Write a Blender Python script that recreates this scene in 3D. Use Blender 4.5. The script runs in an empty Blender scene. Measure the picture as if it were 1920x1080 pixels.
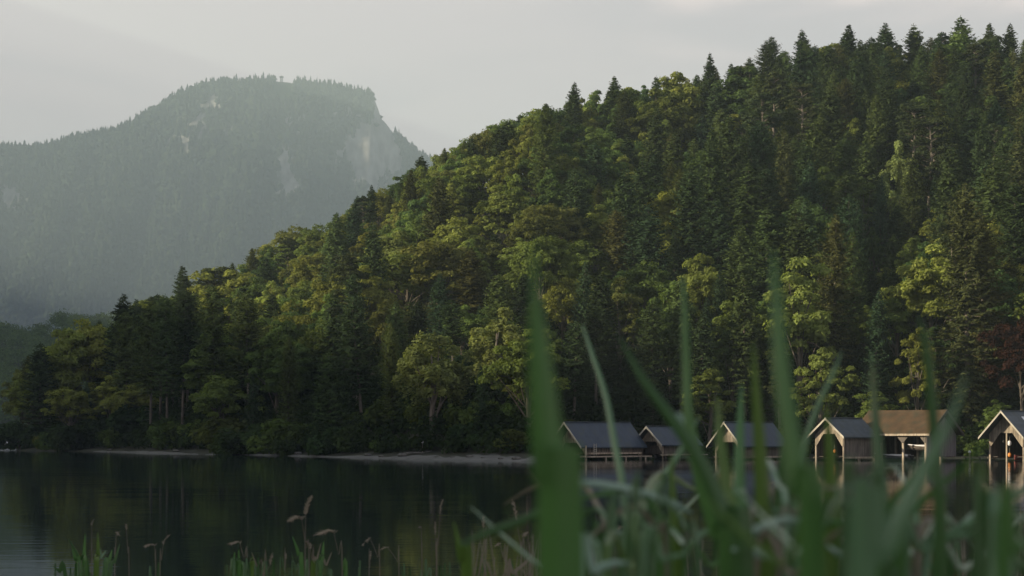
import bpy, math, random
import numpy as np
from mathutils import Vector, Matrix
R = math.radians
scn = bpy.context.scene
col = scn.collection
rng = np.random.default_rng(11)
random.seed(5)

# ------------------------------------------------------------------ camera
F = 3583.0          # focal length in pixels of a 1920 wide frame
H0 = 820.0          # row of the horizon
CZ = 2.5            # eye height above the lake
cam = bpy.data.cameras.new('camera')
cam.sensor_width = 36.0
cam.lens = F / 1920 * 36.0
cam.shift_y = (H0 - 540) / 1920
cam.clip_start = 0.05
cam.clip_end = 30000
cam.dof.use_dof = True
cam.dof.focus_distance = 240
cam.dof.aperture_fstop = 8.0
co = bpy.data.objects.new('camera', cam)
co.location = (0, 0, CZ)
co.rotation_euler = (R(90), 0, 0)
col.objects.link(co)
scn.camera = co

# ------------------------------------------------------------------ light
SUN_AZ, SUN_EL = 103.0, 15.0      # degrees to the left of the view axis, degrees up
w = bpy.data.worlds.new('World'); scn.world = w; w.use_nodes = True
nt = w.node_tree; N = nt.nodes; L = nt.links
bg = N['Background']; bg.inputs[1].default_value = 0.1
sky = N.new('ShaderNodeTexSky'); sky.sky_type = 'NISHITA'; sky.sun_disc = False
sky.sun_elevation = R(SUN_EL); sky.sun_rotation = R(-SUN_AZ); sky.air_density = 1.0; sky.dust_density = 2.0
tc = N.new('ShaderNodeTexCoord')
sep = N.new('ShaderNodeSeparateXYZ'); L.new(tc.outputs['Generated'], sep.inputs[0])
def wramp(src, stops):  # colour ramp
    r = N.new('ShaderNodeValToRGB'); L.new(src, r.inputs[0])
    e = r.color_ramp.elements
    e[0].position, e[0].color = stops[0]; e[1].position, e[1].color = stops[1]
    for p, c in stops[2:]:
        k = e.new(p); k.color = c
    return r
# thin high overcast: pale grey veil, drawn with wispy cloud noise
mp = N.new('ShaderNodeMapping'); mp.inputs['Scale'].default_value = (2.2, 2.2, 9.0); mp.inputs['Rotation'].default_value = (0, R(9), 0)
L.new(tc.outputs['Generated'], mp.inputs[0])
nz = N.new('ShaderNodeTexNoise'); nz.inputs['Scale'].default_value = 2.3; nz.inputs['Detail'].default_value = 6; nz.inputs['Distortion'].default_value = .6
L.new(mp.outputs[0], nz.inputs['Vector'])
cr = wramp(nz.outputs[0], [(0.44, (0, 0, 0, 1)), (0.68, (1, 1, 1, 1))])
veil = N.new('ShaderNodeMix'); veil.data_type = 'RGBA'
veil.inputs[6].default_value = (3.62, 3.16, 3.18, 1); veil.inputs[7].default_value = (7.0, 5.5, 5.0, 1)
def wmap(src, a, b):
    q = N.new('ShaderNodeMapRange'); q.interpolation_type = 'SMOOTHSTEP'; q.inputs[1].default_value = a; q.inputs[2].default_value = b; L.new(src, q.inputs[0]); return q.outputs[0]
def wmul(a, b):
    q = N.new('ShaderNodeMath'); q.operation = 'MULTIPLY'; L.new(a, q.inputs[0]); L.new(b, q.inputs[1]); return q.outputs[0]
# a bank of thin pinkish cloud high over the hill, faint wisps elsewhere
bank = wmul(wmap(sep.outputs[2], .188, .210), wmap(sep.outputs[0], .05, .10))
base = N.new('ShaderNodeMath'); base.operation = 'MULTIPLY_ADD'; base.inputs[1].default_value = .88; base.inputs[2].default_value = .12; L.new(bank, base.inputs[0])
L.new(wmul(wmap(nz.outputs[0], .36, .60), base.outputs[0]), veil.inputs[0])
top = wramp(sep.outputs[2], [(0.0, (.93, .93, .93, 1)), (0.26, (.88, .88, .88, 1)), (0.5, (.35, .35, .35, 1)), (1.0, (.12, .12, .12, 1))])
mx = N.new('ShaderNodeMix'); mx.data_type = 'RGBA'
L.new(top.outputs[0], mx.inputs[0]); L.new(sky.outputs[0], mx.inputs[6]); L.new(veil.outputs[2], mx.inputs[7])
L.new(mx.outputs[2], bg.inputs[0])

sl = bpy.data.lights.new('sun', 'SUN'); sl.energy = 5.0; sl.angle = R(0.5); sl.color = (1.0, 0.85, 0.60)
so = bpy.data.objects.new('sun', sl); col.objects.link(so)
sdir = Vector((-math.sin(R(SUN_AZ)) * math.cos(R(SUN_EL)), math.cos(R(SUN_AZ)) * math.cos(R(SUN_EL)), math.sin(R(SUN_EL))))
so.rotation_euler = sdir.to_track_quat('Z', 'Y').to_euler()
so.location = sdir * 500

scn.view_settings.view_transform = 'Standard'
scn.view_settings.look = 'None'
scn.view_settings.exposure = 1.1
scn.view_settings.gamma = 1.0
cy = scn.cycles
cy.use_denoising = True
cy.max_bounces = 6; cy.diffuse_bounces = 3; cy.glossy_bounces = 3; cy.transmission_bounces = 3
cy.volume_bounces = 0; cy.transparent_max_bounces = 8
cy.sample_clamp_indirect = 4.0
cy.caustics_reflective = False; cy.caustics_refractive = False

# ------------------------------------------------------------------ helpers
def P(px, py, Y):
    return Vector(((px - 960) / F * Y, Y, CZ + (H0 - py) / F * Y))

def proj(x, y, z):
    return 960 + F * x / y, H0 - F * (z - CZ) / y

def link(name, me, mats=(), parent=None, loc=None):
    o = bpy.data.objects.new(name, me); col.objects.link(o)
    if me is not None:
        for m in (mats if isinstance(mats, (list, tuple)) else [mats]):
            me.materials.append(m)
    if parent is not None: o.parent = parent
    if loc is not None: o.location = loc
    return o

def tag(o, label=None, cat=None, group=None, kind=None):
    if label: o['label'] = label
    if cat: o['category'] = cat
    if group: o['group'] = group
    if kind: o['kind'] = kind
    return o

def empty(name, loc=(0, 0, 0), rz=0.0):
    o = bpy.data.objects.new(name, None); col.objects.link(o)
    o.empty_display_size = .5
    o.location = loc; o.rotation_euler = (0, 0, rz)
    return o

def npmesh(name, V, Fq, smooth=False):
    """V (n,3), Fq (m,k) faces of equal size k"""
    V = np.asarray(V, dtype=np.float32); Fq = np.asarray(Fq, dtype=np.int32)
    me = bpy.data.meshes.new(name)
    k = Fq.shape[1]
    me.vertices.add(len(V)); me.vertices.foreach_set('co', V.ravel())
    me.loops.add(Fq.size); me.loops.foreach_set('vertex_index', Fq.ravel())
    me.polygons.add(len(Fq)); me.polygons.foreach_set('loop_start', np.arange(0, Fq.size, k, dtype=np.int32))
    try: me.polygons.foreach_set('loop_total', np.full(len(Fq), k, dtype=np.int32))
    except Exception: pass
    if smooth: me.polygons.foreach_set('use_smooth', np.ones(len(Fq), dtype=bool))
    me.update(calc_edges=True)
    return me

class MB:
    """collects boxes, prisms and tubes and makes one mesh of them"""
    def __init__(s): s.v = []; s.f = []
    def add(s, V, Fs):
        b = len(s.v); s.v += [tuple(p) for p in V]; s.f += [tuple(b + i for i in f) for f in Fs]
    def box(s, x0, x1, y0, y1, z0, z1):
        V = [(x, y, z) for x in (x0, x1) for y in (y0, y1) for z in (z0, z1)]
        s.add(V, [(0, 1, 3, 2), (4, 6, 7, 5), (0, 4, 5, 1), (2, 3, 7, 6), (0, 2, 6, 4), (1, 5, 7, 3)])
    def prism(s, poly, d, axis='y'):
        """poly of (a,b) pairs extruded between d[0] and d[1] along the axis"""
        n = len(poly)
        def q(a, b, c): return (a, c, b) if axis == 'y' else ((c, a, b) if axis == 'x' else (a, b, c))
        V = [q(a, b, d[0]) for a, b in poly] + [q(a, b, d[1]) for a, b in poly]
        Fs = [tuple(range(n)), tuple(range(2 * n - 1, n - 1, -1))]
        Fs += [(i, i + n, (i + 1) % n + n, (i + 1) % n) for i in range(n)]
        s.add(V, Fs)
    def tube(s, pts, rad, k=7, cap=True):
        pts = [Vector(p) for p in pts]; n = len(pts); V = []
        for i, p in enumerate(pts):
            d = (pts[min(i + 1, n - 1)] - pts[max(i - 1, 0)]).normalized()
            a = d.orthogonal().normalized() if abs(d.z) < .9 else Vector((1, 0, 0)).cross(d).normalized()
            b = d.cross(a)
            for j in range(k):
                t = 2 * math.pi * j / k
                V.append(p + (a * math.cos(t) + b * math.sin(t)) * rad[i])
        Fs = [(i * k + j, i * k + (j + 1) % k, (i + 1) * k + (j + 1) % k, (i + 1) * k + j) for i in range(n - 1) for j in range(k)]
        if cap: Fs += [tuple(range(k - 1, -1, -1)), tuple((n - 1) * k + j for j in range(k))]
        s.add(V, Fs)
    def mesh(s, name, smooth=False):
        me = bpy.data.meshes.new(name); me.from_pydata(s.v, [], s.f); me.update()
        if smooth:
            me.polygons.foreach_set('use_smooth', [True] * len(me.polygons))
        return me
    def build(s, name, mat, parent=None, smooth=False, bevel=0):
        o = link(name, s.mesh(name, smooth), mat, parent)
        if bevel:
            m = o.modifiers.new('bevel', 'BEVEL'); m.width = bevel; m.segments = 1; m.limit_method = 'ANGLE'
        return o

# ------------------------------------------------------------------ materials
def newmat(name):
    m = bpy.data.materials.new(name); m.use_nodes = True
    m.node_tree.nodes.clear()
    return m, m.node_tree.nodes, m.node_tree.links

def foliage_mat(name, transl=0.35, noise_scale=0.5, lo=.6, hi=1.35, tcol=(1.15, 1.15, .55)):
    m, n, l = newmat(name)
    out = n.new('ShaderNodeOutputMaterial')
    oi = n.new('ShaderNodeObjectInfo'); tc = n.new('ShaderNodeTexCoord')
    nz = n.new('ShaderNodeTexNoise'); nz.inputs['Scale'].default_value = noise_scale; nz.inputs['Detail'].default_value = 5
    l.new(tc.outputs['Object'], nz.inputs['Vector'])
    mr = n.new('ShaderNodeMapRange'); mr.inputs[1].default_value = .3; mr.inputs[2].default_value = .7
    mr.inputs[3].default_value = lo; mr.inputs[4].default_value = hi
    l.new(nz.outputs[0], mr.inputs[0])
    mul = n.new('ShaderNodeVectorMath'); mul.operation = 'SCALE'
    l.new(oi.outputs['Color'], mul.inputs[0]); l.new(mr.outputs[0], mul.inputs['Scale'])
    d = n.new('ShaderNodeBsdfDiffuse'); l.new(mul.outputs[0], d.inputs[0])
    t = n.new('ShaderNodeBsdfTranslucent')
    m2 = n.new('ShaderNodeVectorMath'); m2.operation = 'MULTIPLY'; m2.inputs[1].default_value = tcol
    l.new(mul.outputs[0], m2.inputs[0]); l.new(m2.outputs[0], t.inputs[0])
    mix = n.new('ShaderNodeMixShader'); mix.inputs[0].default_value = transl
    l.new(d.outputs[0], mix.inputs[1]); l.new(t.outputs[0], mix.inputs[2]); l.new(mix.outputs[0], out.inputs[0])
    return m

def noisy_mat(name, c1, c2, scale=2.0, rough=.8, stretch=(1, 1, 1), bump=0.0, c3=None, coords='Object', spec=.3, detail=6, bands=None):
    m, n, l = newmat(name)
    out = n.new('ShaderNodeOutputMaterial'); b = n.new('ShaderNodeBsdfPrincipled')
    l.new(b.outputs[0], out.inputs[0])
    tc = n.new('ShaderNodeTexCoord'); mp = n.new('ShaderNodeMapping'); mp.inputs['Scale'].default_value = stretch
    l.new(tc.outputs[coords], mp.inputs[0])
    nz = n.new('ShaderNodeTexNoise'); nz.inputs['Scale'].default_value = scale; nz.inputs['Detail'].default_value = detail
    l.new(mp.outputs[0], nz.inputs['Vector'])
    cr = n.new('ShaderNodeValToRGB'); e = cr.color_ramp.elements
    e[0].position = .32; e[0].color = (*c1, 1); e[1].position = .68; e[1].color = (*c2, 1)
    if c3: k = e.new(.5); k.color = (*c3, 1)
    l.new(nz.outputs[0], cr.inputs[0])
    src = cr.outputs[0]
    if bands:                                   # board joints: thin darker lines along one axis
        ax, per, dark = bands
        s = n.new('ShaderNodeSeparateXYZ'); l.new(tc.outputs[coords], s.inputs[0])
        mm = n.new('ShaderNodeMath'); mm.operation = 'MULTIPLY'; mm.inputs[1].default_value = 1 / per; l.new(s.outputs[ax], mm.inputs[0])
        fr = n.new('ShaderNodeMath'); fr.operation = 'FRACT'; l.new(mm.outputs[0], fr.inputs[0])
        fl = n.new('ShaderNodeMath'); fl.operation = 'FLOOR'; l.new(mm.outputs[0], fl.inputs[0])
        wn = n.new('ShaderNodeTexWhiteNoise'); wn.noise_dimensions = '1D'; l.new(fl.outputs[0], wn.inputs['W'])
        g = n.new('ShaderNodeMath'); g.operation = 'GREATER_THAN'; g.inputs[1].default_value = .12; l.new(fr.outputs[0], g.inputs[0])
        a = n.new('ShaderNodeMapRange'); a.inputs[3].default_value = 1 - (1 - dark) * .7; a.inputs[4].default_value = 1 + (1 - dark) * .4; l.new(wn.outputs['Value'], a.inputs[0])
        b2 = n.new('ShaderNodeMapRange'); b2.inputs[3].default_value = dark; b2.inputs[4].default_value = 1; l.new(g.outputs[0], b2.inputs[0])
        pm = n.new('ShaderNodeMath'); pm.operation = 'MULTIPLY'; l.new(a.outputs[0], pm.inputs[0]); l.new(b2.outputs[0], pm.inputs[1])
        sc = n.new('ShaderNodeVectorMath'); sc.operation = 'SCALE'; l.new(src, sc.inputs[0]); l.new(pm.outputs[0], sc.inputs['Scale'])
        src = sc.outputs[0]
    if ('roof' in name or 'planks' in name or 'wood' in name) and name != 'dark_wood':      # stains and moss with shapes of their own
        st = n.new('ShaderNodeTexNoise'); st.inputs['Scale'].default_value = .9; st.inputs['Detail'].default_value = 7; st.inputs['Roughness'].default_value = .65; l.new(tc.outputs[coords], st.inputs['Vector'])
        sr = n.new('ShaderNodeValToRGB'); sr.color_ramp.elements[0].position = .5; sr.color_ramp.elements[1].position = .66; l.new(st.outputs[0], sr.inputs[0])
        sm = n.new('ShaderNodeMix'); sm.data_type = 'RGBA'; sm.inputs[7].default_value = (.030, .036, .022, 1) if 'roof' in name else (.07, .062, .05, 1)
        sf = n.new('ShaderNodeMath'); sf.operation = 'MULTIPLY'; sf.inputs[1].default_value = .6; l.new(sr.outputs[0], sf.inputs[0])
        l.new(sf.outputs[0], sm.inputs[0]); l.new(src, sm.inputs[6]); src = sm.outputs[2]
    l.new(src, b.inputs['Base Color'])
    b.inputs['Roughness'].default_value = rough; b.inputs['Specular IOR Level'].default_value = spec
    if bump:
        bp = n.new('ShaderNodeBump'); bp.inputs['Strength'].default_value = 1; bp.inputs['Distance'].default_value = bump
        l.new(nz.outputs[0], bp.inputs['Height']); l.new(bp.outputs[0], b.inputs['Normal'])
    return m

M_broad = foliage_mat('broad_leaves', .42, .5, .5, 1.7)
M_needle = foliage_mat('needles', .18, .6, .6, 1.45, (1.1, 1.0, .6))
M_bark = noisy_mat('bark', (.05, .04, .032), (.13, .11, .09), 3, .9, (1, 1, .2))
M_palebark = noisy_mat('pale_bark', (.075, .066, .056), (.18, .155, .13), 3, .9, (1, 1, .3))
M_floor = noisy_mat('forest_floor', (.012, .014, .008), (.035, .035, .018), .15, .95, coords='Object')
M_sand = noisy_mat('beach_sand', (.075, .075, .07), (.125, .123, .115), .7, .9, (1, 1, 1))
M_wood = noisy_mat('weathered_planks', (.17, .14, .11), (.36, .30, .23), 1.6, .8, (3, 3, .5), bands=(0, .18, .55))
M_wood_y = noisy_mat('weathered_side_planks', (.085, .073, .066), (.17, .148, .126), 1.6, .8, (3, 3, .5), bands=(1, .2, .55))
M_post = noisy_mat('post_wood', (.22, .18, .14), (.42, .36, .28), 2, .8, (2, 2, .4))
M_darkwood = noisy_mat('dark_wood', (.035, .028, .024), (.08, .065, .055), 2, .8, (2, 2, .6))
M_trim = noisy_mat('pale_trim', (.28, .26, .22), (.46, .43, .36), 2, .7, (1, 1, 1))
M_blueroof = noisy_mat('blue_grey_roof', (.020, .032, .052), (.036, .052, .078), .9, .55, (1, 1, 1), bands=(1, .5, .8), spec=.4)
M_brownroof = noisy_mat('brown_roof', (.044, .027, .012), (.080, .050, .024), .8, .75, (1, 1, 1), bands=(2, .22, .97), spec=.25)
M_tarroof = noisy_mat('dark_slate_roof', (.022, .034, .044), (.05, .066, .08), 1.2, .6, (1, 1, 1), bands=(2, .3, .75), spec=.4)
M_white = noisy_mat('white_paint', (.62, .62, .66), (.78, .78, .8), 2, .45)
M_orange = noisy_mat('orange_paint', (.55, .19, .04), (.7, .28, .07), 2, .5)
M_hull = noisy_mat('dark_hull', (.02, .02, .03), (.05, .05, .065), 2, .35, spec=.5)
M_redhull = noisy_mat('red_hull', (.16, .03, .02), (.24, .05, .035), 2, .4, spec=.5)
M_rock = noisy_mat('shore_rock', (.05, .05, .048), (.14, .135, .125), 3, .9)

# ------------------------------------------------------------------ terrain profiles (read along the picture's width)
def tab(pairs):
    a = np.array(pairs, float)
    return lambda x: np.interp(x, a[:, 0], a[:, 1])
SKY = tab([(-400, 690), (-60, 720), (0, 712), (30, 690), (60, 655), (100, 622), (150, 606), (200, 585), (225, 575), (260, 550), (300, 530), (340, 512), (400, 500),
           (440, 478), (480, 455), (520, 428), (560, 418), (600, 405), (640, 385), (690, 350), (740, 320), (790, 297), (830, 268), (870, 255), (900, 238),
           (960, 215), (1000, 195), (1070, 168), (1110, 160), (1150, 152), (1230, 150), (1270, 140), (1310, 128), (1350, 118), (1400, 105), (1450, 80), (1510, 75),
           (1600, 62), (1660, 60), (1720, 64), (1800, 50), (1870, 60), (1920, 66), (2100, 50), (2500, 40)])
SHORE = tab([(-500, 392), (0, 372), (40, 358), (90, 345), (200, 330), (280, 300), (370, 280), (460, 270), (600, 246), (700, 228), (800, 214), (900, 205), (985, 198), (1020, 205), (1045, 228),
             (1100, 236), (1300, 236), (1600, 232), (2000, 226), (2600, 220)])
DEPTH = tab([(-500, 20), (-60, 22), (0, 30), (60, 45), (100, 60), (200, 85), (300, 115), (600, 170), (830, 205), (1000, 215), (1450, 220), (1900, 228), (2600, 230)])
TREEH = tab([(0, 17.5), (300, 16), (700, 14), (1000, 14), (1300, 15), (1450, 19), (1900, 19)])

def ridge_h(px):
    Y = SHORE(px) + DEPTH(px)
    return np.maximum(0.8, CZ + (H0 - SKY(px)) / F * Y - TREEH(px) - 1.2)

def ground_z(x, Y):
    x = np.asarray(x, float); Y = np.asarray(Y, float)
    px = 960 + F * x / Y
    s = Y - SHORE(px); D = DEPTH(px); rh = ridge_h(px)
    t = np.clip((s - 12) / (D - 12), 0, 3)
    z = np.where(s < 0, np.maximum(s * .16, -3), np.minimum(s, 12) * .065)
    prof = np.where(t < 1, t ** .92, 1 - (t - 1) * .55)
    gul = (np.sin(x * .062 + Y * .035 + 1.2) * 2.6 + np.sin(x * .13 - Y * .05 + .4) * 1.4) * np.clip(t * 3, 0, 1) * np.clip((1.15 - t) * 4, 0, 1) * np.clip(rh / 60, 0, 1)
    z = np.where(s > 12, .78 + np.maximum(rh - .78, 0) * prof + gul, z)
    z = z - np.clip((32 - px) / 14, 0, 1) * 9
    return np.maximum(z, -3)

def grid_mesh(name, X, Y, Z, smooth=True):
    a, b = X.shape
    V = np.stack([X, Y, Z], -1).reshape(-1, 3)
    i = np.arange(a * b).reshape(a, b)
    Fq = np.stack([i[:-1, :-1], i[1:, :-1], i[1:, 1:], i[:-1, 1:]], -1).reshape(-1, 4)
    return npmesh(name, V, Fq, smooth)

# wooded hillside
pxs = np.concatenate([np.linspace(-420, 0, 20), np.linspace(6, 60, 20), np.linspace(70, 2500, 220)])
ss = np.concatenate([np.linspace(-22, 12, 18), np.linspace(15, 420, 90)])
PX, S_ = np.meshgrid(pxs, ss)
YY = SHORE(PX) + S_; XX = (PX - 960) / F * YY
tag(link('hillside', grid_mesh('hillside', XX, YY, ground_z(XX, YY)), M_floor), kind='structure')

# pale strips of beach
def beach(name, p0, p1, w_out, w_in, taper=.3):
    pxs = np.linspace(p0, p1, 90); k = np.linspace(0, 1, 14)
    PX, K = np.meshgrid(pxs, k)
    edge = np.clip(np.minimum(PX - p0, p1 - PX) / 60, 0, 1) ** .5 * (taper + (1 - taper) * np.clip((PX - p0) / (p1 - p0) * 1.4, 0, 1))
    wob = .75 + .25 * np.sin(PX * .05) + .18 * np.sin(PX * .17 + 1)
    s = -w_out + K * (w_out + w_in * edge * np.minimum(wob, 1.0))
    Y = SHORE(PX) + s; X = (PX - 960) / F * Y
    Z = ground_z(X, Y) + .05 + .03 * np.sin(X * 1.7) * np.sin(Y * 1.3)
    tag(link(name, grid_mesh(name, X, Y, Z), M_sand), kind='structure')
beach('beach', 625, 1042, 2.0, 9.5)
beach('beach', 175, 372, 2, 4.5, .7)
beach('beach', 385, 640, 1.6, 2.8, .6)

# near bank under the reeds, and the lake bed
gx, gy = np.meshgrid(np.linspace(-30, 30, 40), np.linspace(-30, 9, 40))
gz = np.interp(gy, [-30, 3.2, 6.5, 9], [1.1, .9, -.3, -.8]) + .05 * np.sin(gx * 2.1) * np.cos(gy * 1.7)
tag(link('bank', grid_mesh('bank', gx, gy, gz), noisy_mat('bank_soil', (.02, .025, .012), (.05, .05, .03), 1.5, .95)), kind='structure')
gx, gy = np.meshgrid(np.linspace(-4600, 3600, 6), np.linspace(-500, 8500, 6))
tag(link('lake_bed', grid_mesh('lake_bed', gx, gy, gx * 0 - 3.6), M_floor), kind='structure')

# ------------------------------------------------------------------ water
m, n, l = newmat('lake_water')
out = n.new('ShaderNodeOutputMaterial'); b = n.new('ShaderNodeBsdfPrincipled')
b.inputs['Base Color'].default_value = (.012, .024, .021, 1); b.inputs['Roughness'].default_value = .035; b.inputs['IOR'].default_value = 1.33
l.new(b.outputs[0], out.inputs[0])
g = n.new('ShaderNodeTexCoord')
def wn(scale, st, det):
    mp = n.new('ShaderNodeMapping'); mp.inputs['Scale'].default_value = st; l.new(g.outputs['Object'], mp.inputs[0])
    z = n.new('ShaderNodeTexNoise'); z.inputs['Scale'].default_value = scale; z.inputs['Detail'].default_value = det; l.new(mp.outputs[0], z.inputs['Vector'])
    return z
n1 = wn(2.2, (.35, 1, 1), 3); n2 = wn(.25, (.5, 1, 1), 2); n3 = wn(.035, (.5, 1, 1), 3)
patch = n.new('ShaderNodeMapRange'); patch.inputs[1].default_value = .42; patch.inputs[2].default_value = .62; patch.inputs[3].default_value = .12; patch.inputs[4].default_value = 1
l.new(n3.outputs[0], patch.inputs[0])
mm = n.new('ShaderNodeMath'); mm.operation = 'MULTIPLY'; l.new(n1.outputs[0], mm.inputs[0]); l.new(patch.outputs[0], mm.inputs[1])
ad = n.new('ShaderNodeMath'); ad.operation = 'MULTIPLY_ADD'; l.new(n2.outputs[0], ad.inputs[0]); ad.inputs[1].default_value = 1.6; l.new(mm.outputs[0], ad.inputs[2])
bp = n.new('ShaderNodeBump'); bp.inputs['Strength'].default_value = 1; bp.inputs['Distance'].default_value = .008
l.new(ad.outputs[0], bp.inputs['Height']); l.new(bp.outputs[0], b.inputs['Normal'])
M_water = m
gx, gy = np.meshgrid(np.linspace(-4600, 3600, 12), np.linspace(-480, 5600, 12))
tag(link('lake_water', grid_mesh('lake_water', gx, gy, gx * 0), M_water), kind='structure')

# ------------------------------------------------------------------ high ridge across the lake, out of the frame to the sun's side: it keeps the low sun off the lake
def ridge(name, pts, width, mat):
    pts = np.array(pts, float); k = np.linspace(0, 1, 80); q = np.linspace(-1, 1, 41)
    tt = np.linspace(0, 1, len(pts))
    cx = np.interp(k, tt, pts[:, 0]); cy_ = np.interp(k, tt, pts[:, 1]); ch = np.interp(k, tt, pts[:, 2]); cw = np.interp(k, tt, pts[:, 3])
    K, Q = np.meshgrid(np.arange(80), q)
    X = cx[K] + Q * cw[K]; Y = cy_[K]
    Z = ch[K] * (1 - np.abs(Q)) ** .9 * (1 + .006 * np.sin(Y * .013) + .003 * np.sin(Y * .05)) - 4
    return tag(link(name, grid_mesh(name, X, Y + 0 * X, Z), mat), kind='structure')
CAST = [(-900, -1200, 254, 330), (-900, -400, 259, 330), (-900, 400, 260, 330), (-905, 1000, 254, 330), (-950, 1500, 310, 370), (-1300, 2500, 780, 460), (-1800, 3500, 1080, 650), (-2350, 4700, 1200, 620)]
ridge('lake_side_ridge', CAST, 0, M_floor)

# ------------------------------------------------------------------ tree meshes
def rhombi(c, nrm, tan, a, b):
    """leaf rhombi: centre, normal, tangent, half length, half width"""
    nrm = nrm / (np.linalg.norm(nrm, axis=1, keepdims=True) + 1e-9)
    tan = tan - (tan * nrm).sum(1, keepdims=True) * nrm
    tan = tan / (np.linalg.norm(tan, axis=1, keepdims=True) + 1e-9)
    s = np.cross(nrm, tan)
    a = np.asarray(a)[:, None]; b = np.asarray(b)[:, None]
    V = np.stack([c - tan * a, c + s * b - tan * a * .1, c + tan * a, c - s * b - tan * a * .1], 1).reshape(-1, 3)
    return V, np.arange(len(V)).reshape(-1, 4)

def rnd_dir(g, n):
    v = g.normal(size=(n, 3)); return v / np.linalg.norm(v, axis=1, keepdims=True)

def broadleaf(seed, H=16, Rr=5.2, squash=.4, n_cl=52, leaves=170, leaf=.24, low=.30, droop=0.0, mat=None, pale=False, irregular=.25):
    g = np.random.default_rng(seed)
    cz, az = H * (low + 1) / 2, H * (1 - low) / 2
    C, rc = [], []
    while len(C) < n_cl:
        d = rnd_dir(g, 1)[0]
        if d[2] < -.55: continue
        r = g.uniform(.55, .92) if g.random() < .8 else g.uniform(.1, .6)
        taper = 1 - .25 * max(0, d[2])
        wob = 1 + irregular * math.sin(3 * math.atan2(d[1], d[0]) + seed) + g.uniform(-.12, .12)
        C.append((d[0] * Rr * r * wob * taper, d[1] * Rr * r * wob * taper, cz + d[2] * az * r * g.uniform(.85, 1.1)))
        rc.append(Rr * g.uniform(.13, .29))
    C = np.array(C); rc = np.array(rc)
    k = np.repeat(np.arange(n_cl), leaves); n = len(k)
    d = rnd_dir(g, n); d[:, 2] = np.where(d[:, 2] < -.3, -d[:, 2], d[:, 2])
    rr = rc[k] * (g.uniform(.35, 1.0, n) ** .5) * g.uniform(.85, 1.15, n)
    pos = C[k] + d * rr[:, None] * np.array([1, 1, .75])
    if droop:
        pos[:, 2] -= droop * g.random(n) ** 2 * rc[k] * 3
    nrm = d * .9 + np.array([0, 0, .5]) + g.normal(size=(n, 3)) * .45
    tan = g.normal(size=(n, 3)) + (np.array([0, 0, -2.0]) if droop else 0)
    a = g.uniform(.7, 1.35, n) * leaf
    V, Fq = rhombi(pos, nrm, tan, a, a * g.uniform(.45, .75, n))
    crown = npmesh('crown', V, Fq)
    mb = MB()
    r0 = .018 * H
    mb.tube([(0, 0, -1), (.1, .05, H * .2), (-.1, .1, H * .45), (.15, 0, H * .72)], [r0 * 1.25, r0, r0 * .7, r0 * .25], 7)
    for i in g.choice(n_cl, 14, replace=False):
        z0 = g.uniform(low * .8, .55) * H
        e = C[i]; mid = (e[0] * .45, e[1] * .45, z0 + (e[2] - z0) * .4 + .3)
        mb.tube([(0, 0, z0), mid, tuple(e)], [r0 * .45, r0 * .28, r0 * .1], 5, False)
    trunk = mb.mesh('trunk', True); crown.materials.append(mat or M_broad); trunk.materials.append(M_palebark if pale else M_bark)
    return trunk, crown, H, Rr

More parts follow.
